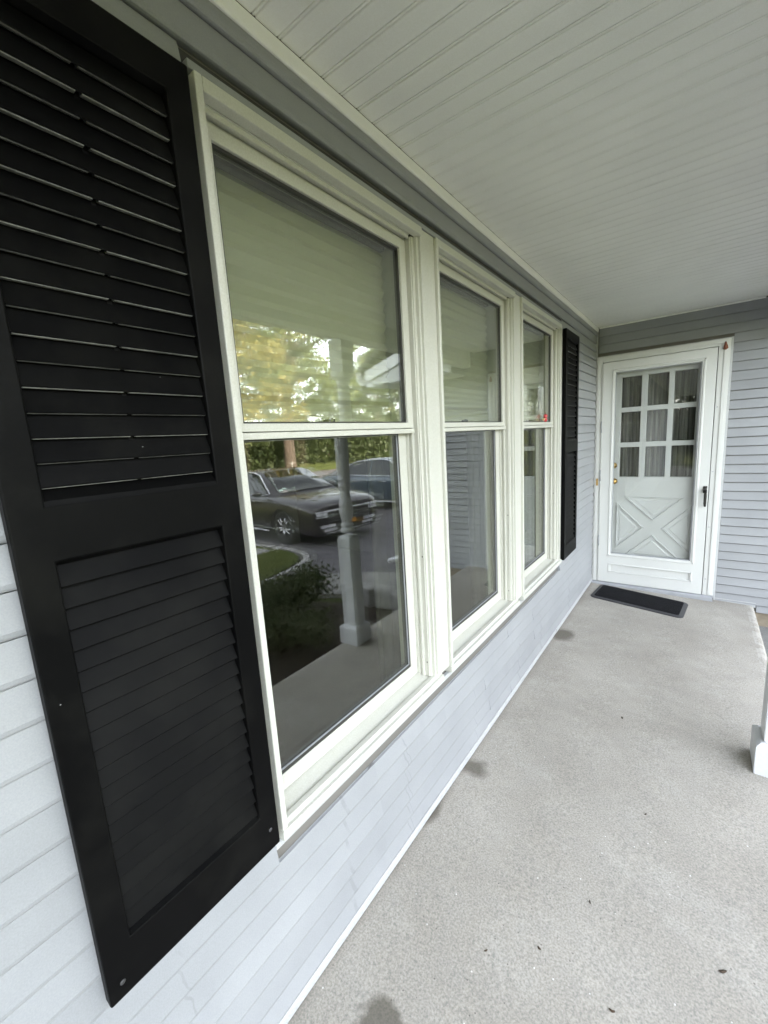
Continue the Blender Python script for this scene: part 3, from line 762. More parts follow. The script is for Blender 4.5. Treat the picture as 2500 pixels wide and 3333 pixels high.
hd.tube([(.826, yd - .008, .915), (.827, yd - .040, .905), (.828, yd - .046, .880), (.829, yd - .044, .800), (.830, yd - .034, .776)], [.012, .011, .0105, .010, .008], 10)
obj('pull_handle', hd, 'dark plastic', sdx, bevel=.001)
obj('dark_gap_strip', MB().box(.8468, .8502, yd + .001, yd + .02, .03, 1.996), 'dark gasket', sdx)  # dark strip added to paint the shaded gap between leaf and jamb
obj('hinge_strip', MB().box(.0625, .0662, yd - .004, yd + .02, .03, 1.99), 'door paint', sdx)
for zz in (1.45, 1.02, .42): obj('hinge', MB().lathe([(.004, zz - .05), (.004, zz + .05)], .0640, yd - .006, 10), 'threshold metal', sdx, smooth=True)

ed = thing('entry_door', 'white inner door with nine small panes and a crossbuck panel behind the storm door', 'door', (.456, L + .05, .02))
ye = L + .030
def ex(x): return .7756 + (x - .7756) * (ye / L)
def ez(z): return 1.4494 + (z - 1.4494) * (ye / L)
cols = [(.207, .354), (.399, .545), (.584, .733)]; rows = [(1.606, 1.861), (1.305, 1.566), (1.004, 1.264)]
xs = [.050] + [ex(v) for p in cols for v in p] + [.862]
zs = [.024] + [ez(v) for p in rows[::-1] for v in p] + [1.999]
f = MB().grid('y', ye, ye + .040, xs, zs, {(i, j) for i in (1, 3, 5) for j in (1, 3, 5)})
obj('leaf', f, 'entry door paint', ed, bevel=.004)
for i in range(1, 7, 2):
    for j in range(1, 7, 2):
        obj('pane', MB().box(xs[i] - .002, xs[i + 1] + .002, ye + .018, ye + .021, zs[j] - .002, zs[j + 1] + .002), 'storm glass', ed)
def tri(pts, label=None):
    P_ = [Vector((ex(a), ez(b))) for a, b in pts]; c_ = sum(P_, Vector((0, 0))) / 3
    m = MB()
    lv = [(1.0, -.0002), (.972, -.0120), (.915, -.0120), (.885, -.0005), (.66, -.0005), (.60, -.0045)]
    for s_, dy in lv:
        for p in P_: q_ = c_ + (p - c_) * s_; m.v.append((q_.x, ye + dy, q_.y))
    for a in range(len(lv) - 1):
        for i in range(3):
            j = (i + 1) % 3; m.f.append([a * 3 + i, a * 3 + j, a * 3 + 3 + j, a * 3 + 3 + i])
    m.f.append([len(lv) * 3 - 3, len(lv) * 3 - 2, len(lv) * 3 - 1])
    obj('crossbuck_panel', m, 'entry door paint', ed)
tri([(.196, .770), (.412, .556), (.196, .345)]); tri([(.752, .770), (.542, .556), (.752, .345)])
tri([(.255, .826), (.690, .826), (.477, .622)]); tri([(.265, .290), (.690, .290), (.477, .492)])
obj('knob', MB().lathe([(.026, ye - .001), (.026, ye - .006), (.010, ye - .010), (.010, ye - .024), (.022, ye - .030), (.025, ye - .040), (.018, ye - .0485), (.004, ye - .0495)], (ex(.171), ez(.965)), 0, 20, 'y'), 'brass', ed, smooth=True)
obj('deadbolt', MB().lathe([(.027, ye - .001), (.027, ye - .008), (.018, ye - .014), (.016, ye - .022), (.002, ye - .0225)], (ex(.164), ez(1.106)), 0, 20, 'y'), 'brass', ed, smooth=True)
cu = MB(); n = 90
for z in (.95, 1.9):
    for i in range(n + 1):
        t = i / n; cu.v.append((.12 + .72 * t, ye + .062 + .010 * math.sin(t * 75) + .004 * math.sin(t * 171 + z), z))
for i in range(n): cu.f.append([i, i + 1, n + 2 + i, n + 1 + i])
o = obj('lace_curtain', cu, 'lace curtain', smooth=True); tag(o, 'dark gathered curtain hanging behind the nine small door panes', 'curtain')
struct('hall_wall', MB().box(-.1, 1.0, L + .95, L + 1.0, 0, 2.4).box(-.1, -.05, L + .1, L + .95, 0, 2.4).box(1.0, 1.05, L + .1, L + .95, 0, 2.4).box(-.1, 1.0, L + .12, L + .95, 2.4, 2.45).box(-.1, 1.0, L + .12, L + .95, -.03, 0), 'room wall')

# mud wasp nest on the frame's corner
nm = MB()
pr = [(.0035, 0.0), (.0065, .010), (.0095, .020), (.0120, .030), (.0145, .040), (.0150, .048), (.009, .055), (.003, .058)]
for i, (r_, d_) in enumerate(pr):
    pass
nm.tube([(.889 + .003 * (d_ / .058), yf - .012, 2.026 - d_) for r_, d_ in pr], [r_ * (1.08 if i % 2 else .94) for i, (r_, d_) in enumerate(pr)], 12)
tag(obj('wasp_nest', nm, 'brown mud', smooth=True), 'small reddish brown mud wasp nest on the top right corner of the door frame', 'wasp nest')

# door mat
A_ = Vector((.097, 4.186)); B_ = Vector((.066, 3.822)); C_ = Vector((.738, 3.694)); D_ = Vector((.768, 4.058))
mat_t = thing('door_mat', 'black ribbed rubber mat with grey border lying before the door', 'mat', (.417, 3.94, 0))
def rounded(scale_u, scale_v, r):
    ctr_ = (A_ + B_ + C_ + D_) / 4; U_ = ((C_ - B_) + (D_ - A_)) / 4; V_ = ((A_ - B_) + (D_ - C_)) / 4
    lu, lv = U_.length * 1 + scale_u, V_.length + scale_v; un, vn = U_.normalized(), V_.normalized()
    out = []
    for cu_, cv_, a0 in ((1, 1, 0), (-1, 1, 90), (-1, -1, 180), (1, -1, 270)):
        for k in range(6):
            t = R(a0 + 90 * k / 5); p = ctr_ + un * (cu_ * (lu - r) + r * math.cos(t)) + vn * (cv_ * (lv - r) + r * math.sin(t)); out.append(p)
    return out
def ring_stack(levels):
    m = MB()
    n = len(levels[0][0])
    for pts, z in levels:
        for p in pts: m.v.append((p.x, p.y, z + fz(p.x)))
    for a in range(len(levels) - 1):
        for i in range(n):
            j = (i + 1) % n; m.f.append([a * n + i, a * n + j, (a + 1) * n + j, (a + 1) * n + i])
    m.f.append([(len(levels) - 1) * n + i for i in range(n)]); m.f.append([i for i in range(n)][::-1])
    return m
obj('border', ring_stack([(rounded(0, 0, .045), .0012), (rounded(0, 0, .045), .004), (rounded(-.006, -.006, .040), .008), (rounded(-.030, -.030, .022), .0125)]), 'mat border', mat_t)
obj('tread', ring_stack([(rounded(-.029, -.029, .022), .0128), (rounded(-.031, -.031, .020), .0150)]), 'mat rubber', mat_t)
mrib = MB(); ctr_ = (A_ + B_ + C_ + D_) / 4; un = ((C_ - B_) + (D_ - A_)).normalized(); vn = ((A_ - B_) + (D_ - C_)).normalized()
for k in range(-24, 25):
    for s_ in (-1, 1):
        p = ctr_ + un * (k * .0122) 
        q0, q1 = p + vn * (-.140), p + vn * .140
        if s_ == 1:
            n_ = len(mrib.v)
            for pp in (q0, q1):
                f_ = fz(pp.x); mrib.v += [(pp.x - un.x * .003, pp.y - un.y * .003, .0148 + f_), (pp.x, pp.y, .0172 + f_), (pp.x + un.x * .003, pp.y + un.y * .003, .0148 + f_)]
            mrib.f += [[n_, n_ + 1, n_ + 4, n_ + 3], [n_ + 1, n_ + 2, n_ + 5, n_ + 4], [n_, n_ + 2, n_ + 1], [n_ + 3, n_ + 4, n_ + 5], [n_, n_ + 3, n_ + 5, n_ + 2]]
o = obj('ribs', mrib, 'mat rubber', mat_t); o['kind'] = 'stuff'

# ---------------------------------------------------------------- turned porch post
pcx, pcy = 1.1080, 2.205
pp = thing('porch_post', 'white turned porch post on a square plinth at the edge of the slab', 'post', (pcx, pcy, 0))
hb = .0830
obj('plinth', MB().prism([(-hb, .0006), (hb, .0006), (hb, .118), (hb - .006, .128), (hb - .020, .139), (-(hb - .020), .139), (-(hb - .006), .128), (-hb, .118)], 'y', pcy - hb, pcy + hb) if False else ring_stack([([Vector((pcx + sx_ * h_, pcy + sy_ * h_)) for sx_, sy_ in ((-1, -1), (1, -1), (1, 1), (-1, 1))], z_) for h_, z_ in ((hb, .0006), (hb, .122), (hb - .004, .130), (hb - .018, .141))]), 'post paint', pp, bevel=.002)
hs_ = .0575
sq = lambda h_, c=0: [Vector((pcx + a * h_, pcy + b * h_)) for a, b in ((-1, -1), (1, -1), (1, 1), (-1, 1))]
obj('square_shaft', ring_stack([(sq(hs_), .1412), (sq(hs_), .795), (sq(hs_ - .012), .818)]), 'post paint', pp, bevel=.004)
tp = [(.038, .812), (.050, .822), (.052, .835), (.046, .845), (.040, .850), (.040, .858), (.047, .864), (.047, .874), (.038, .882), (.036, .895), (.043, .925), (.051, .960), (.053, .985), (.048, 1.02), (.040, 1.06), (.036, 1.10), (.036, 1.125), (.044, 1.135), (.046, 1.150), (.044, 1.162), (.038, 1.170), (.040, 1.185), (.047, 1.195), (.047, 1.208), (.043, 1.215), (.046, 1.25), (.046, 1.45), (.040, 1.80), (.037, 1.84), (.045, 1.848), (.046, 1.862), (.038, 1.870), (.050, 1.885), (.050, 1.893), (.038, 1.900)]
obj('turned_shaft', MB().lathe(tp, pcx, pcy, 32), 'post paint', pp, smooth=True)
obj('top_block', ring_stack([(sq(hs_ - .012), 1.898), (sq(hs_), 1.915), (sq(hs_), 2.1485)]), 'post paint', pp, bevel=.003)

# ---------------------------------------------------------------- small litter on the slab
rl = random.Random(5)
LIT = [(.530, 2.215, .016, 'dark curled leaf scrap lying alone in the middle of the slab'), (.573, 1.207, .011, 'black leaf crumb on the near part of the slab'), (.358, .903, .010, 'thin dark leaf sliver near the bottom edge of the slab'),
       (.480, .996, .011, 'reddish brown leaf sliver near the bottom of the slab'), (.898, 1.223, .018, 'clump of crushed dark leaf at lower right of the slab'), (.670, .967, .014, 'long curled brown stalk at the bottom of the slab'), (.681, 1.654, .011, 'dark seed husk right of the slab centre')]
for x_, y_, s_, lab in LIT:
    m = MB(); n = 8; ang = rl.uniform(0, 3.1)
    top = []; 
    for k in range(n):
        t = 2 * math.pi * k / n; rr_ = s_ * rl.uniform(.45, .7)
        u_, v_ = rr_ * math.cos(t), rr_ * .42 * math.sin(t)
        m.v.append((x_ + u_ * math.cos(ang) - v_ * math.sin(ang), y_ + u_ * math.sin(ang) + v_ * math.cos(ang), fz(x_) + .0008 + abs(u_) * .25))
    m.v.append((x_, y_, fz(x_) + .0045)); m.v.append((x_, y_, fz(x_) + .0005))
    for k in range(n): m.f.append([k, (k + 1) % n, n]); m.f.append([(k + 1) % n, k, n + 1])
    tag(obj('leaf_scrap', m, 'leaf litter'), lab, 'leaf scrap', 'bits of leaf litter on the slab')

# stones beside the walkway
for i, (x_, y_, a, lab) in enumerate(((1.335, 3.17, .1, 'pale stone block at the slab edge, nearest the slab of three'), (1.56, 3.20, -.08, 'pale stone block between two others beside the walkway'), (1.79, 3.19, .15, 'pale stone block farthest from the slab beside the walkway'))):
    o = link('stone_block', bl_meshes[i], (x_, y_, gz(x_) + .095)); o.rotation_euler = (0, 0, a); o.scale = (1.0, 1.35, 1.1)
    tag(o, lab, 'stone block', 'stone blocks beside the walkway')
# white downspout elbow at the wing's corner
dsp = MB().tube([(2.06, 4.42, 2.05), (2.06, 4.42, .10), (2.07, 4.42, .0), (2.16, 4.42, -.08), (2.42, 4.42, -.17)], .040, 4)
tag(obj('downspout', dsp, 'post paint', bevel=.006), 'white downspout with a kicked out elbow at the corner of the wing', 'downspout')

# ---------------------------------------------------------------- cars
def make_car(name, label, paintm, loc, heading, front_detail=True):
    """built with +X forward, then turned"""
    root = thing(name, label, 'car', loc)
    root.rotation_euler = (0, 0, heading); root.scale = (1.06, 1.06, 1.06)
    ORG[root.name] = Vector((0, 0, 0))
    LN, HW = 2.40, .915
    # stations: x, half width, bottom, shoulder z, top z
    stn = [(-2.38, .70, .42, .80, .86), (-2.33, .80, .32, .88, .98), (-2.1, .87, .26, .92, 1.03), (-1.6, .905, .24, .93, 1.04), (-.8, .915, .22, .92, .98), (.2, .915, .22, .91, .97), (.9, .915, .22, .90, .99), (1.35, .912, .23, .885, .985), (1.85, .905, .21, .85, .945), (2.15, .89, .19, .81, .90), (2.32, .865, .19, .765, .845), (2.40, .83, .22, .70, .765)]
    m = MB(); ring = 13
    for x, w, zb, zs_, zt in stn:
        half = [(0, zb), (w * .85, zb), (w * .975, zb + .07), (w, zb + (zs_ - zb) * .45), (w * .985, zs_ - .06), (w * .955, zs_), (w * .78, zt - .012), (0, zt)]
        pts = half + [(-a, b) for a, b in half[-2:0:-1]]
        for a, b in pts: m.v.append((x, a, b))
        ring = len(pts)
    for i in range(len(stn) - 1):
        for k in range(ring):
            k2 = (k + 1) % ring; m.f.append([i * ring + k, i * ring + k2, (i + 1) * ring + k2, (i + 1) * ring + k])
    m.f.append(list(range(ring))[::-1]); m.f.append([(len(stn) - 1) * ring + k for k in range(ring)])
    body_me = m.mesh('body', paintm)
    body = link('body', body_me, (0, 0, 0), root)
    sub = body.modifiers.new('sub', 'SUBSURF'); sub.levels = 2; sub.render_levels = 2
    # wheel arches by boolean
    cutm = MB()
    for wx in (-1.40, 1.42):
        for sg in (-1, 1): cutm.lathe([(.365, sg * .60), (.365, sg * 1.1)], (wx, .335), 0, 28, 'y')
    cut = bpy.data.objects.new('cut', cutm.mesh('cut', 'tyre')); COL.objects.link(cut)
    cut.location = (0, 0, 0)
    body.parent = None; body.location = (0, 0, 0)
    bo = body.modifiers.new('arch', 'BOOLEAN'); bo.operation = 'DIFFERENCE'; bo.object = cut; bo.solver = 'EXACT'
    bpy.context.view_layer.update()
    dg = bpy.context.evaluated_depsgraph_get()
    me2 = bpy.data.meshes.new_from_object(body.evaluated_get(dg)); me2.name = 'body'
    body.modifiers.clear(); body.data = me2; body.parent = root
    bpy.data.objects.remove(cut)
    bmb = bmesh.new(); bmb.from_mesh(me2); bvh = BVHTree.FromBMesh(bmb); bmb.free()
    for p in me2.polygons: p.use_smooth = p.area < .05
    # cabin
    # side profile of the roofline; tumblehome from y=.80 at z=.93 to y=.60 at z=1.42
    prof_ = [(-1.95, .99), (-1.45, 1.20), (-1.0, 1.345), (-.5, 1.41), (.0, 1.42), (.30, 1.395), (.72, 1.20), (1.18, .955)]
    hy = lambda z: .82 - (z - .93) * .44
    m = MB(); base = .90
    for x, z in prof_:
        w = hy(z); b = hy(base)
        m.v += [(x, b, base), (x, w, z - .03), (x, w - .07, z), (x, 0, z + .014), (x, -w + .07, z), (x, -w, z - .03), (x, -b, base)]
    for i in range(len(prof_) - 1):
        for k in range(6):
            m.f.append([i * 7 + k, i * 7 + k + 1, (i + 1) * 7 + k + 1, (i + 1) * 7 + k])
    m.f.append([0, 1, 2, 3, 4, 5, 6]); e = (len(prof_) - 1) * 7; m.f.append([e + k for k in range(6, -1, -1)])
    cabin = link('cabin', m.mesh('cabin', paintm, True), (0, 0, 0), root)
    # side glass
    win = [[(-1.62, 1.00), (-1.30, 1.185), (-.78, 1.325), (-.30, 1.365), (-.30, .965)], [(-.25, .965), (-.25, 1.368), (.08, 1.365), (.34, 1.325), (.86, .985), (.70, .962)]]
    outl = [(-1.70, .985), (-1.34, 1.200), (-.80, 1.350), (-.25, 1.395), (.10, 1.392), (.37, 1.350), (.94, .985), (.72, .942), (-.28, .945)]
    for sg in (-1, 1):
        def poly(pts, off, th, nm_, mt):
            mm = MB(); n = len(pts)
            for o_ in (off, off - th):
                for x, z in pts: mm.v.append((x, sg * (hy(z) + o_), z))
            mm.f.append(list(range(n))); mm.f.append(list(range(n, 2 * n))[::-1])
            for i in range(n): mm.f.append([i, (i + 1) % n, n + (i + 1) % n, n + i])
            return link(nm_, mm.mesh(nm_, mt), (0, 0, 0), root)
        tr = MB(); loop = outl + outl[:1]
        tr.tube([(x, sg * (hy(z) + .006), z) for x, z in loop], .013, 6)
        link('window_trim', tr.mesh('window_trim', 'bright trim', True), (0, 0, 0), root)
        for w in win: poly(w, .006, .01, 'side_window', 'car glass')
        # mirror, handles, sill line
        mi = MB().ball((.80, sg * 1.0, 1.0), .11, 12, 8, (.7, 1, .62))
        link('wing_mirror', mi.mesh('wing_mirror', paintm, True), (0, 0, 0), root)
        for hx in (-.72, .28):
            link('door_handle', MB().tube([(hx - .1, sg * .925, .80), (hx, sg * .938, .805), (hx + .1, sg * .925, .80)], .012, 6).mesh('door_handle', 'chrome', True), (0, 0, 0), root)
        link('sill_trim', MB().box(-.95, .95, sg * .905, sg * .925, .235, .265).mesh('sill_trim', 'bright trim'), (0, 0, 0), root)
    def onfront(pts, nm_, mt, th=.01):
        mm = MB(); n = len(pts)
        for o_ in (0, -th):
            for x, y_, z in pts: mm.v.append((x + o_, y_, z))
        mm.f.append(list(range(n))); mm.f.append(list(range(n, 2 * n))[::-1])
        for i in range(n): mm.f.append([i, (i + 1) % n, n + (i + 1) % n, n + i])
        return link(nm_, mm.mesh(nm_, mt), (0, 0, 0), root)
    # windscreen and rear window, following the roofline
    ws = [(.335, 1.385), (.72, 1.205), (1.14, .985)]
    mm = MB()
    for x, z in ws:
        w = hy(z) - .085
        for t in (-1, -.5, 0, .5, 1): mm.v.append((x + .012, w * t, z + .017 - .012 * t * t))
    for i in range(2):
        for k in range(4): mm.f.append([i * 5 + k, i * 5 + k + 1, i * 5 + k + 6, i * 5 + k + 5])
    wso = link('windscreen', mm.mesh('windscreen', 'car glass', True), (0, 0, 0), root)
    wso.modifiers.new('solid', 'SOLIDIFY').thickness = .006
    mm = MB()
    for x, z in ((-1.0, 1.345), (-1.45, 1.20), (-1.88, 1.02)):
        w = hy(z) - .085
        for t in (-1, 0, 1): mm.v.append((x - .010, w * t, z + .018 - .010 * t * t))
    for i in range(2):
        for k in range(2): mm.f.append([i * 3 + k, i * 3 + k + 1, i * 3 + k + 4, i * 3 + k + 3])
    link('rear_window', mm.mesh('rear_window', 'car glass', True), (0, 0, 0), root).modifiers.new('solid', 'SOLIDIFY').thickness = .006
    # nose: x on the front as a function of y
    def nx(y_, z):
        h_ = bvh.ray_cast(Vector((4, y_, z)), Vector((-1, 0, 0)))[0]
        return h_.x if h_ is not None else 2.0
    ys_ = [-.74 + 1.48 * i / 16 for i in range(17)]
    def band(z_lo, z_hi, ya, yb, mt, nm_, off=.012, th=.02, n=16, bow=0.0):
        mm = MB()
        for i in range(n + 1):
            y_ = ya + (yb - ya) * i / n; dzv = bow * (1 - (2 * i / n - 1) ** 2)
            for (z, o_) in ((z_lo + dzv, off), (z_hi + dzv, off), (z_hi + dzv, off - th), (z_lo + dzv, off - th)): mm.v.append((nx(y_, z) + o_, y_, z))
        for i in range(n):
            for k in range(4): mm.f.append([i * 4 + k, i * 4 + (k + 1) % 4, (i + 1) * 4 + (k + 1) % 4, (i + 1) * 4 + k])
        mm.f.append([0, 1, 2, 3]); mm.f.append([n * 4 + 3, n * 4 + 2, n * 4 + 1, n * 4])
        return link(nm_, mm.mesh(nm_, mt), (0, 0, 0), root)
    band(.44, .665, -.52, .52, 'dark plastic', 'grille', .006)
    for k in range(3): band(.470 + k * .060, .484 + k * .060, -.56, .56, 'chrome', 'grille_bar', .018)
    band(.672, .694, -.80, .80, 'bright trim', 'grille_bar', .016)
    for sg in (-1, 1):
        band(.600, .664, sg * .54, sg * .79, 'headlamp', 'headlight', .012, .03, 8)
        band(.575, .592, sg * .52, sg * .80, 'bright trim', 'headlight_trim', .016, .02, 8)
        band(.375, .425, sg * .38, sg * .72, 'bright trim', 'bumper_trim', .016, .02, 8)
        band(.300, .345, sg * .34, sg * .64, 'bright trim', 'bumper_trim', .018, .02, 8)
    band(.27, .42, -.34, .34, 'dark plastic', 'lower_intake', .006)
    band(.250, .265, -.60, .60, 'bright trim', 'bumper_trim', .012)
    band(.375, .455, -.15, .15, 'plate', 'number_plate', .030, .012, 4)
    em = MB()
    ex_ = nx(0, .57) + .030
    em.tube([(ex_, .062 * math.cos(2 * math.pi * k / 20), .560 + .062 * math.sin(2 * math.pi * k / 20)) for k in range(21)], .006, 6)
    em.tube([(ex_, -.026, .615), (ex_, 0, .565), (ex_, .026, .615)], .005, 6)
    em.tube([(ex_, -.054, .590), (ex_, -.028, .507), (ex_, 0, .560), (ex_, .028, .507), (ex_, .054, .590)], .005, 6)
    link('emblem', em.mesh('emblem', 'chrome', True), (0, 0, 0), root)
    if front_detail:
        for y_, z in ((.50, 1.04), (.62, 1.02)):
            x = 1.04
            st_ = MB().box(-.003, .003, -.045, .045, -.03, .03)
            o = link('sticker', st_.mesh('sticker', 'sticker'), (1.075 - (.04 if y_ < .55 else 0), y_, z + .02), root); o.rotation_euler = (0, R(-62), 0)
    # wheels
    for wx in (-1.40, 1.42):
        for sg in (-1, 1):
            wc = (wx, .335)
            ty = MB().lathe([(.215, sg * .70), (.31, sg * .70), (.332, sg * .72), (.335, sg * .80), (.328, sg * .875), (.300, sg * .888), (.232, sg * .884), (.225, sg * .85)], wc, 0, 32, 'y')
            wl = link('wheel', ty.mesh('wheel', 'tyre', True), (0, 0, 0), root)
            rm_ = MB().lathe([(.20, sg * .74), (.228, sg * .86), (.234, sg * .886), (.222, sg * .888), (.212, sg * .86), (.19, sg * .80), (.05, sg * .79)], wc, 0, 32, 'y')
            link('rim', rm_.mesh('rim', 'painted metal', True), (0, 0, 0), wl)
            sp_ = MB()
            for k in range(10):
                t = 2 * math.pi * k / 10 + (.10 if k % 2 else -.10)
                sp_.tube([(wx + .03 * math.cos(t), sg * .868, .335 + .03 * math.sin(t)), (wx + .222 * math.cos(t), sg * .880, .335 + .222 * math.sin(t))], [.024, .017], 6)
            sp_.lathe([(.055, sg * .84), (.055, sg * .878), (.03, sg * .886)], wc, 0, 16, 'y')
            link('spokes', sp_.mesh('spokes', 'rim alloy', True), (0, 0, 0), wl)
    return root
h1 = math.atan2(-.09, -.995)
c1 = Vector((5.02, 6.42)) - Vector((math.cos(h1), math.sin(h1))) * 2.385
make_car('parked_car', 'dark plum sedan facing the house, mirrored in the nearest window', 'plum paint', (c1.x, c1.y, gz(c1.x) - .0), h1)
h2 = math.atan2(-.02, -1)
make_car('parked_car', 'blue grey sedan parked beyond the plum sedan, mirrored in the nearest window', 'blue paint', (6.75, 10.72, gz(6.75) + .006), h2, False)

# ---------------------------------------------------------------- planting
def blob(rnd, c, rad, pw=.6):
    while True:
        d = Vector((rnd.gauss(0, 1), rnd.gauss(0, 1), rnd.gauss(0, 1)))
        if d.length > 1e-3: break
    d.normalize(); r_ = rnd.random() ** pw
    return (c[0] + d.x * rad[0] * r_, c[1] + d.y * rad[1] * r_, c[2] + d.z * rad[2] * r_)
def shrub(name, label, x, y_, h, r, matn, n, lsz, seed, flowers=0, group=None):
    rnd = random.Random(seed); t = thing(name, label, 'shrub', (x, y_, gz(x) - .012), group)
    zb = gz(x) - .02; st = MB()
    for k in range(12):
        a = rnd.uniform(0, 6.28); e = (x + math.cos(a) * r * .6 * rnd.random(), y_ + math.sin(a) * r * .6 * rnd.random(), zb + h * rnd.uniform(.6, .95))
        st.tube([(x + math.cos(a) * .03, y_ + math.sin(a) * .03, zb), ((x + e[0]) / 2 + rnd.uniform(-.03, .03), (y_ + e[1]) / 2, (zb + e[2]) / 2 + .05), e], [.009, .006, .003], 5)
    obj('stems', st, 'bark', t)
    m = MB(); cl = [(x + rnd.uniform(-1, 1) * r * .6, y_ + rnd.uniform(-1, 1) * r * .6, zb + h * rnd.uniform(.35, .75)) for _ in range(14)]
    for k in range(n):
        c_ = rnd.choice(cl); p = blob(rnd, c_, (r * .45, r * .45, h * .36), .45)
        if p[2] > zb + .02: m.leafquad(p, lsz * rnd.uniform(.7, 1.3), lsz * .45, rnd)
    obj('foliage', m, matn, t)
    for k in range(flowers):
        c_ = rnd.choice(cl); p = blob(rnd, c_, (r * .5, r * .5, h * .42), .2)
        f = MB()
        for j in range(14): f.leafquad(blob(rnd, p, (.028, .028, .02)), .026, .02, rnd)
        obj('blossom', f, 'petal white', t)
    return t
shrub('shrub', 'rounded dark green shrub behind the porch post, tallest in the bed', 2.45, 2.72, .52, .52, 'shrub leaf', 3200, .05, 1)
shrub('shrub', 'second dark green shrub in the bed, left of the tallest one in the mirror', 2.30, 1.95, .50, .50, 'shrub leaf', 2600, .05, 2)
shrub('flowering_plant', 'low plant with clusters of small white blossoms in the bed', 2.20, 1.62, .40, .34, 'shrub leaf', 1100, .05, 3, 16)
shrub('flowering_plant', 'low bright leaved plant next to the slab edge in the bed', 1.62, 1.42, .26, .24, 'bright leaf', 420, .085, 4)
shrub('shrub', 'small dark shrub at the near end of the bed', 2.0, .8, .5, .5, 'shrub leaf', 1800, .05, 5)

shrub('shrub', 'dark spreading shrub against the slab below the post, lowest in the mirror', 1.72, 2.15, .34, .42, 'shrub leaf', 2200, .05, 6)
shrub('shrub', 'dark spreading shrub beside the bright leaved plant near the slab edge', 1.75, 1.15, .36, .42, 'shrub leaf', 2200, .05, 7)
shrub('shrub', 'tall dark evergreen shrub added past the porch end to darken the door glass', .75, -10.8, 3.1, 1.5, 'hedge leaf', 9000, .09, 8)  # unseen shrub, added to darken what the door panes mirror
shrub('shrub', 'low dense evergreen shrub added under the tall one to darken the door glass', .75, -10.2, 1.5, 1.5, 'hedge leaf', 8000, .10, 9)  # second added shrub, hides the bright lawn from the pane reflections
gr = MB(); rg = random.Random(9)
for k in range(26000):
    x = 4.2 + 8 * rg.random() ** 1.6; y_ = rg.uniform(.5, 5.0)
    if x < 4.32 + .02 * (y_ - 3.4) + (max(0, y_ - 3.6) * .30) + (max(0, y_ - 4.5) * .8): continue
    z = gz(x) + .075; a = rg.uniform(0, 6.28); hh = rg.uniform(.02, .05); n_ = len(gr.v)
    gr.v += [(x - .004 * math.cos(a), y_ - .004 * math.sin(a), z), (x + .004 * math.cos(a), y_ + .004 * math.sin(a), z), (x + rg.uniform(-.02, .02), y_ + rg.uniform(-.02, .02), z + hh)]
    gr.f.append([n_, n_ + 1, n_ + 2])
me = bpy.data.meshes.new('grass'); me.from_pydata(gr.v, [], gr.f); me.materials.append(MATS['grass blade'])
tag(link('grass', me, (0, 0, 0)), 'short mown grass covering the lawn', 'grass', kind='stuff')
tag(obj('lawn_cover', MB().box(5.55, 5.95, 4.45, 4.85, gz(5.7) + .06, gz(5.7) + .10), 'walk concrete', bevel=.006), 'square grey utility cover set flush in the lawn', 'utility cover')

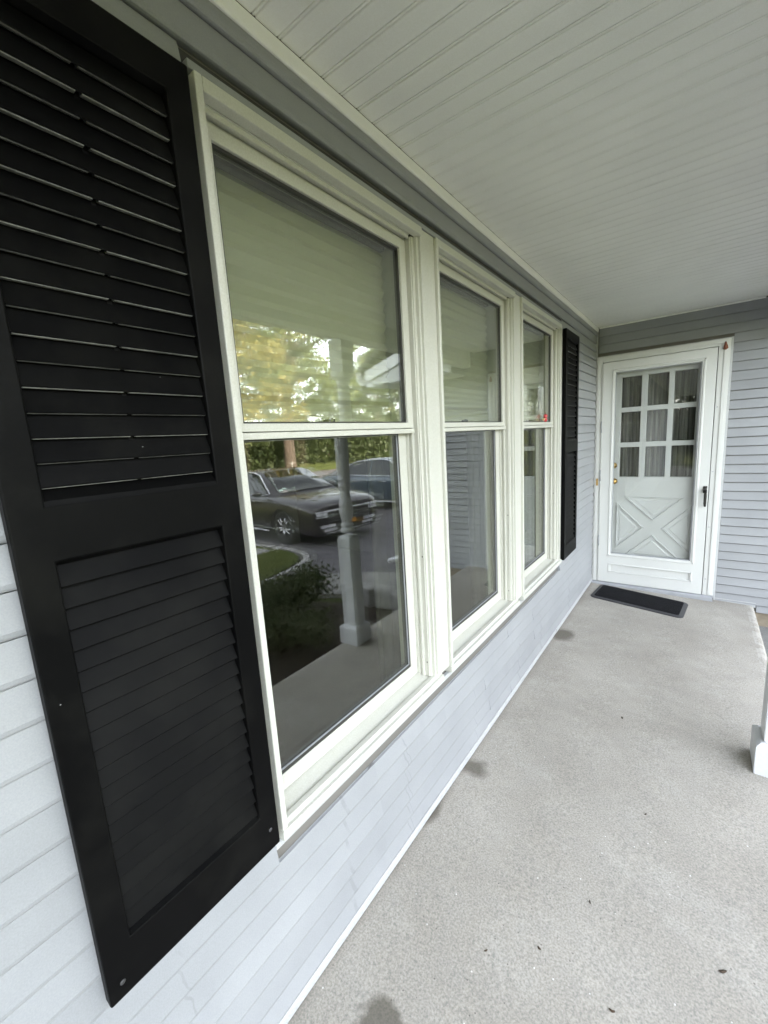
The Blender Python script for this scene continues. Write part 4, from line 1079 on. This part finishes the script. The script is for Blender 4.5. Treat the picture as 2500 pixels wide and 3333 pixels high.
# ---------------------------------------------------------------- trees across the street
def tree_meshes(seed, h, crown_r, crown_lo, n, lsz, leafm, fork=False, trunk_r=.30):
    rnd = random.Random(seed); tk = MB(); tips = []
    if fork:
        f0 = (.3, .2, h * .24)
        tk.tube([(0, 0, -.3), (.02, .02, .3), (.1, .05, h * .12), f0], [trunk_r * 1.35, trunk_r * 1.05, trunk_r * .95, trunk_r * .95], 10)
        mains = [(f0, (-1.6, -.9, h * .62)), (f0, (1.5, 1.3, h * .60)), (f0, (.2, .8, h * .7))]
    else:
        tk.tube([(0, 0, -.3), (0, 0, .3), (rnd.uniform(-.1, .1), 0, h * .3), (rnd.uniform(-.3, .3), rnd.uniform(-.3, .3), h * .8)], [trunk_r * 1.3, trunk_r, trunk_r * .8, trunk_r * .25], 9)
        mains = [((0, 0, h * .3), (rnd.uniform(-.6, .6), rnd.uniform(-.6, .6), h * .75))]
    for a, b in mains:
        a, b = Vector(a), Vector(b); mid = a.lerp(b, .5) + Vector((rnd.uniform(-.3, .3), rnd.uniform(-.3, .3), .3))
        if fork: tk.tube([a, mid, b], [trunk_r * .75, trunk_r * .55, trunk_r * .25], 8)
        for k in range(7):
            t = rnd.uniform(.25, 1); p = a.lerp(mid, t * 2) if t < .5 else mid.lerp(b, t * 2 - 1)
            ang = rnd.uniform(0, 6.28); ln = crown_r * rnd.uniform(.5, .95)
            e = p + Vector((math.cos(ang) * ln, math.sin(ang) * ln, rnd.uniform(-.05, .45) * ln))
            tk.tube([p, p.lerp(e, .5) + Vector((0, 0, ln * .1)), e], [trunk_r * .26, trunk_r * .16, trunk_r * .05], 6); tips += [e, p.lerp(e, .65)]
        tips.append(b)
    m = MB(); cl = []
    for k in range(46):
        if k % 3 == 0 and tips:
            t_ = rnd.choice(tips) + Vector((rnd.uniform(-1, 1), rnd.uniform(-1, 1), rnd.uniform(-.7, .9))) * crown_r * .2
        else:
            while True:
                u_ = Vector((rnd.uniform(-1, 1), rnd.uniform(-1, 1), rnd.uniform(-1, 1)))
                if .35 < u_.length < 1: break
            hc = (crown_lo + h * 1.02) / 2; t_ = Vector((u_.x * crown_r, u_.y * crown_r, hc + u_.z * (h * 1.02 - crown_lo) / 2))
        r0 = crown_r * rnd.uniform(.14, .34); cl.append((t_, r0)); 
        if k % 2: tk.tube([(0, 0, min(t_.z * .8, h * .7)), (t_.x * .5, t_.y * .5, t_.z * .95), tuple(t_)], [trunk_r * .2, trunk_r * .13, trunk_r * .04], 5)
    for k in range(n):
        c_, r_ = cl[rnd.randrange(len(cl))]; p = blob(rnd, c_, (r_, r_, r_ * .6), .5)
        if p[2] > crown_lo: m.leafquad(p, lsz * rnd.uniform(.6, 1.3), lsz * .6, rnd)
    return tk.mesh('trunk', 'bark', True), m.mesh('crown', leafm)
kinds = {
    'fork': (tree_meshes(21, 16, 6.0, 4.0, 9500, .27, 'oak leaf', True, .42), ''),
    'oak': (tree_meshes(22, 13, 5.0, 1.6, 8000, .27, 'oak leaf', False, .28), ''),
    'maple': (tree_meshes(23, 12, 4.8, 1.2, 9500, .23, 'maple leaf', False, .24), ''),
    'dark': (tree_meshes(24, 8, 3.8, .2, 9000, .30, 'hedge leaf', False, .2), ''),
}
def tree(kind, x, y_, rot, sc, label):
    (tk, cr), _ = kinds[kind]
    t = thing('tree', label, 'tree', (x, y_, gz(x) - .03), 'trees across the street')
    ORG[t.name] = Vector((0, 0, 0))
    link('trunk', tk, (0, 0, 0), t); link('crown', cr, (0, 0, 0), t)
    t.rotation_euler = (0, 0, rot); t.scale = (sc * 1.15, sc * 1.15, sc * 1.25)
TR = [('fork', 26.3, 23.4, 0.4, 1.0, 'huge tree with a forked trunk across the street'),
      ('maple', 24.6, 17.0, 1.0, 1.1, 'yellowing maple nearest the street, left of the forked tree'),
      ('oak', 37, 25.0, 2.0, 1.0, 'tall leafy oak directly behind the yellowing maple'),
      ('oak', 41, 36.5, 0.7, .9, 'leafy oak behind the forked tree'),
      ('maple', 40, 31.0, 2.6, .75, 'smaller yellowing maple behind the forked tree'),
      ('dark', 34, 36, 1.2, .85, 'dark dense evergreen right of the forked tree'),
      ('dark', 30, 40, 2.2, .95, 'dark dense evergreen above the roofs of the cars'),
      ('oak', 36, 52, 3.0, 1.0, 'leafy oak far along the street beyond the evergreens'),
      ('dark', 42, 20, .2, .8, 'dark dense evergreen at the left behind the maple'),
      ('oak', 44, 14, 4.0, 1.0, 'leafy oak at the far left across the street'),
      ('maple', 34, 5, 5.0, 1.0, 'yellowing maple straight across from the porch'),
      ('oak', 38, -8, 1.4, 1.0, 'leafy oak across the street behind the camera'),
      ('dark', 26, 50, 3.9, 1.0, 'dark evergreen beyond the blue grey car'),
      ('oak', 29, 12, 3.3, 1.0, 'tall leafy oak left of the yellowing maple nearest the street'),
      ('dark', 1.0, -23, 1.9, .9, 'dark dense evergreen added past the porch end to darken the door glass'),  # added out of view so the door panes mirror something dark
      ('oak', 34, 46, 5.3, 1.0, 'leafy oak between the dark evergreens beyond the cars'),
      ('oak', 20, 58, 2.9, 1.1, 'leafy oak at the far end of the street')]
for a in TR: tree(*a)
hg = MB(); rh = random.Random(31)
for k in range(26000):
    y_ = rh.uniform(-10, 66); x = 27.5 + 2.4 * rh.random() + .8 * math.sin(y_ * .31)
    hh = 3.3 + 1.1 * math.sin(y_ * .5) + .7 * math.sin(y_ * 1.7)
    hg.leafquad((x, y_, gz(x) + hh * rh.random() ** .7), .42 * rh.uniform(.6, 1.3), .26, rh)
tag(obj('hedge_thicket', hg, 'hedge leaf'), 'dense dark thicket closing off the far yards', 'thicket', kind='stuff')
ms = thing('mailbox_post', 'small white post with a crossbar on the far verge', 'post', (25.2, 22.6, gz(25.2)))
obj('upright', MB().box(25.16, 25.24, 22.56, 22.64, gz(25.2) - .1, gz(25.2) + .85), 'walk concrete', ms)
obj('crossbar', MB().box(25.15, 25.25, 22.32, 22.88, gz(25.2) + .72, gz(25.2) + .78), 'walk concrete', ms)
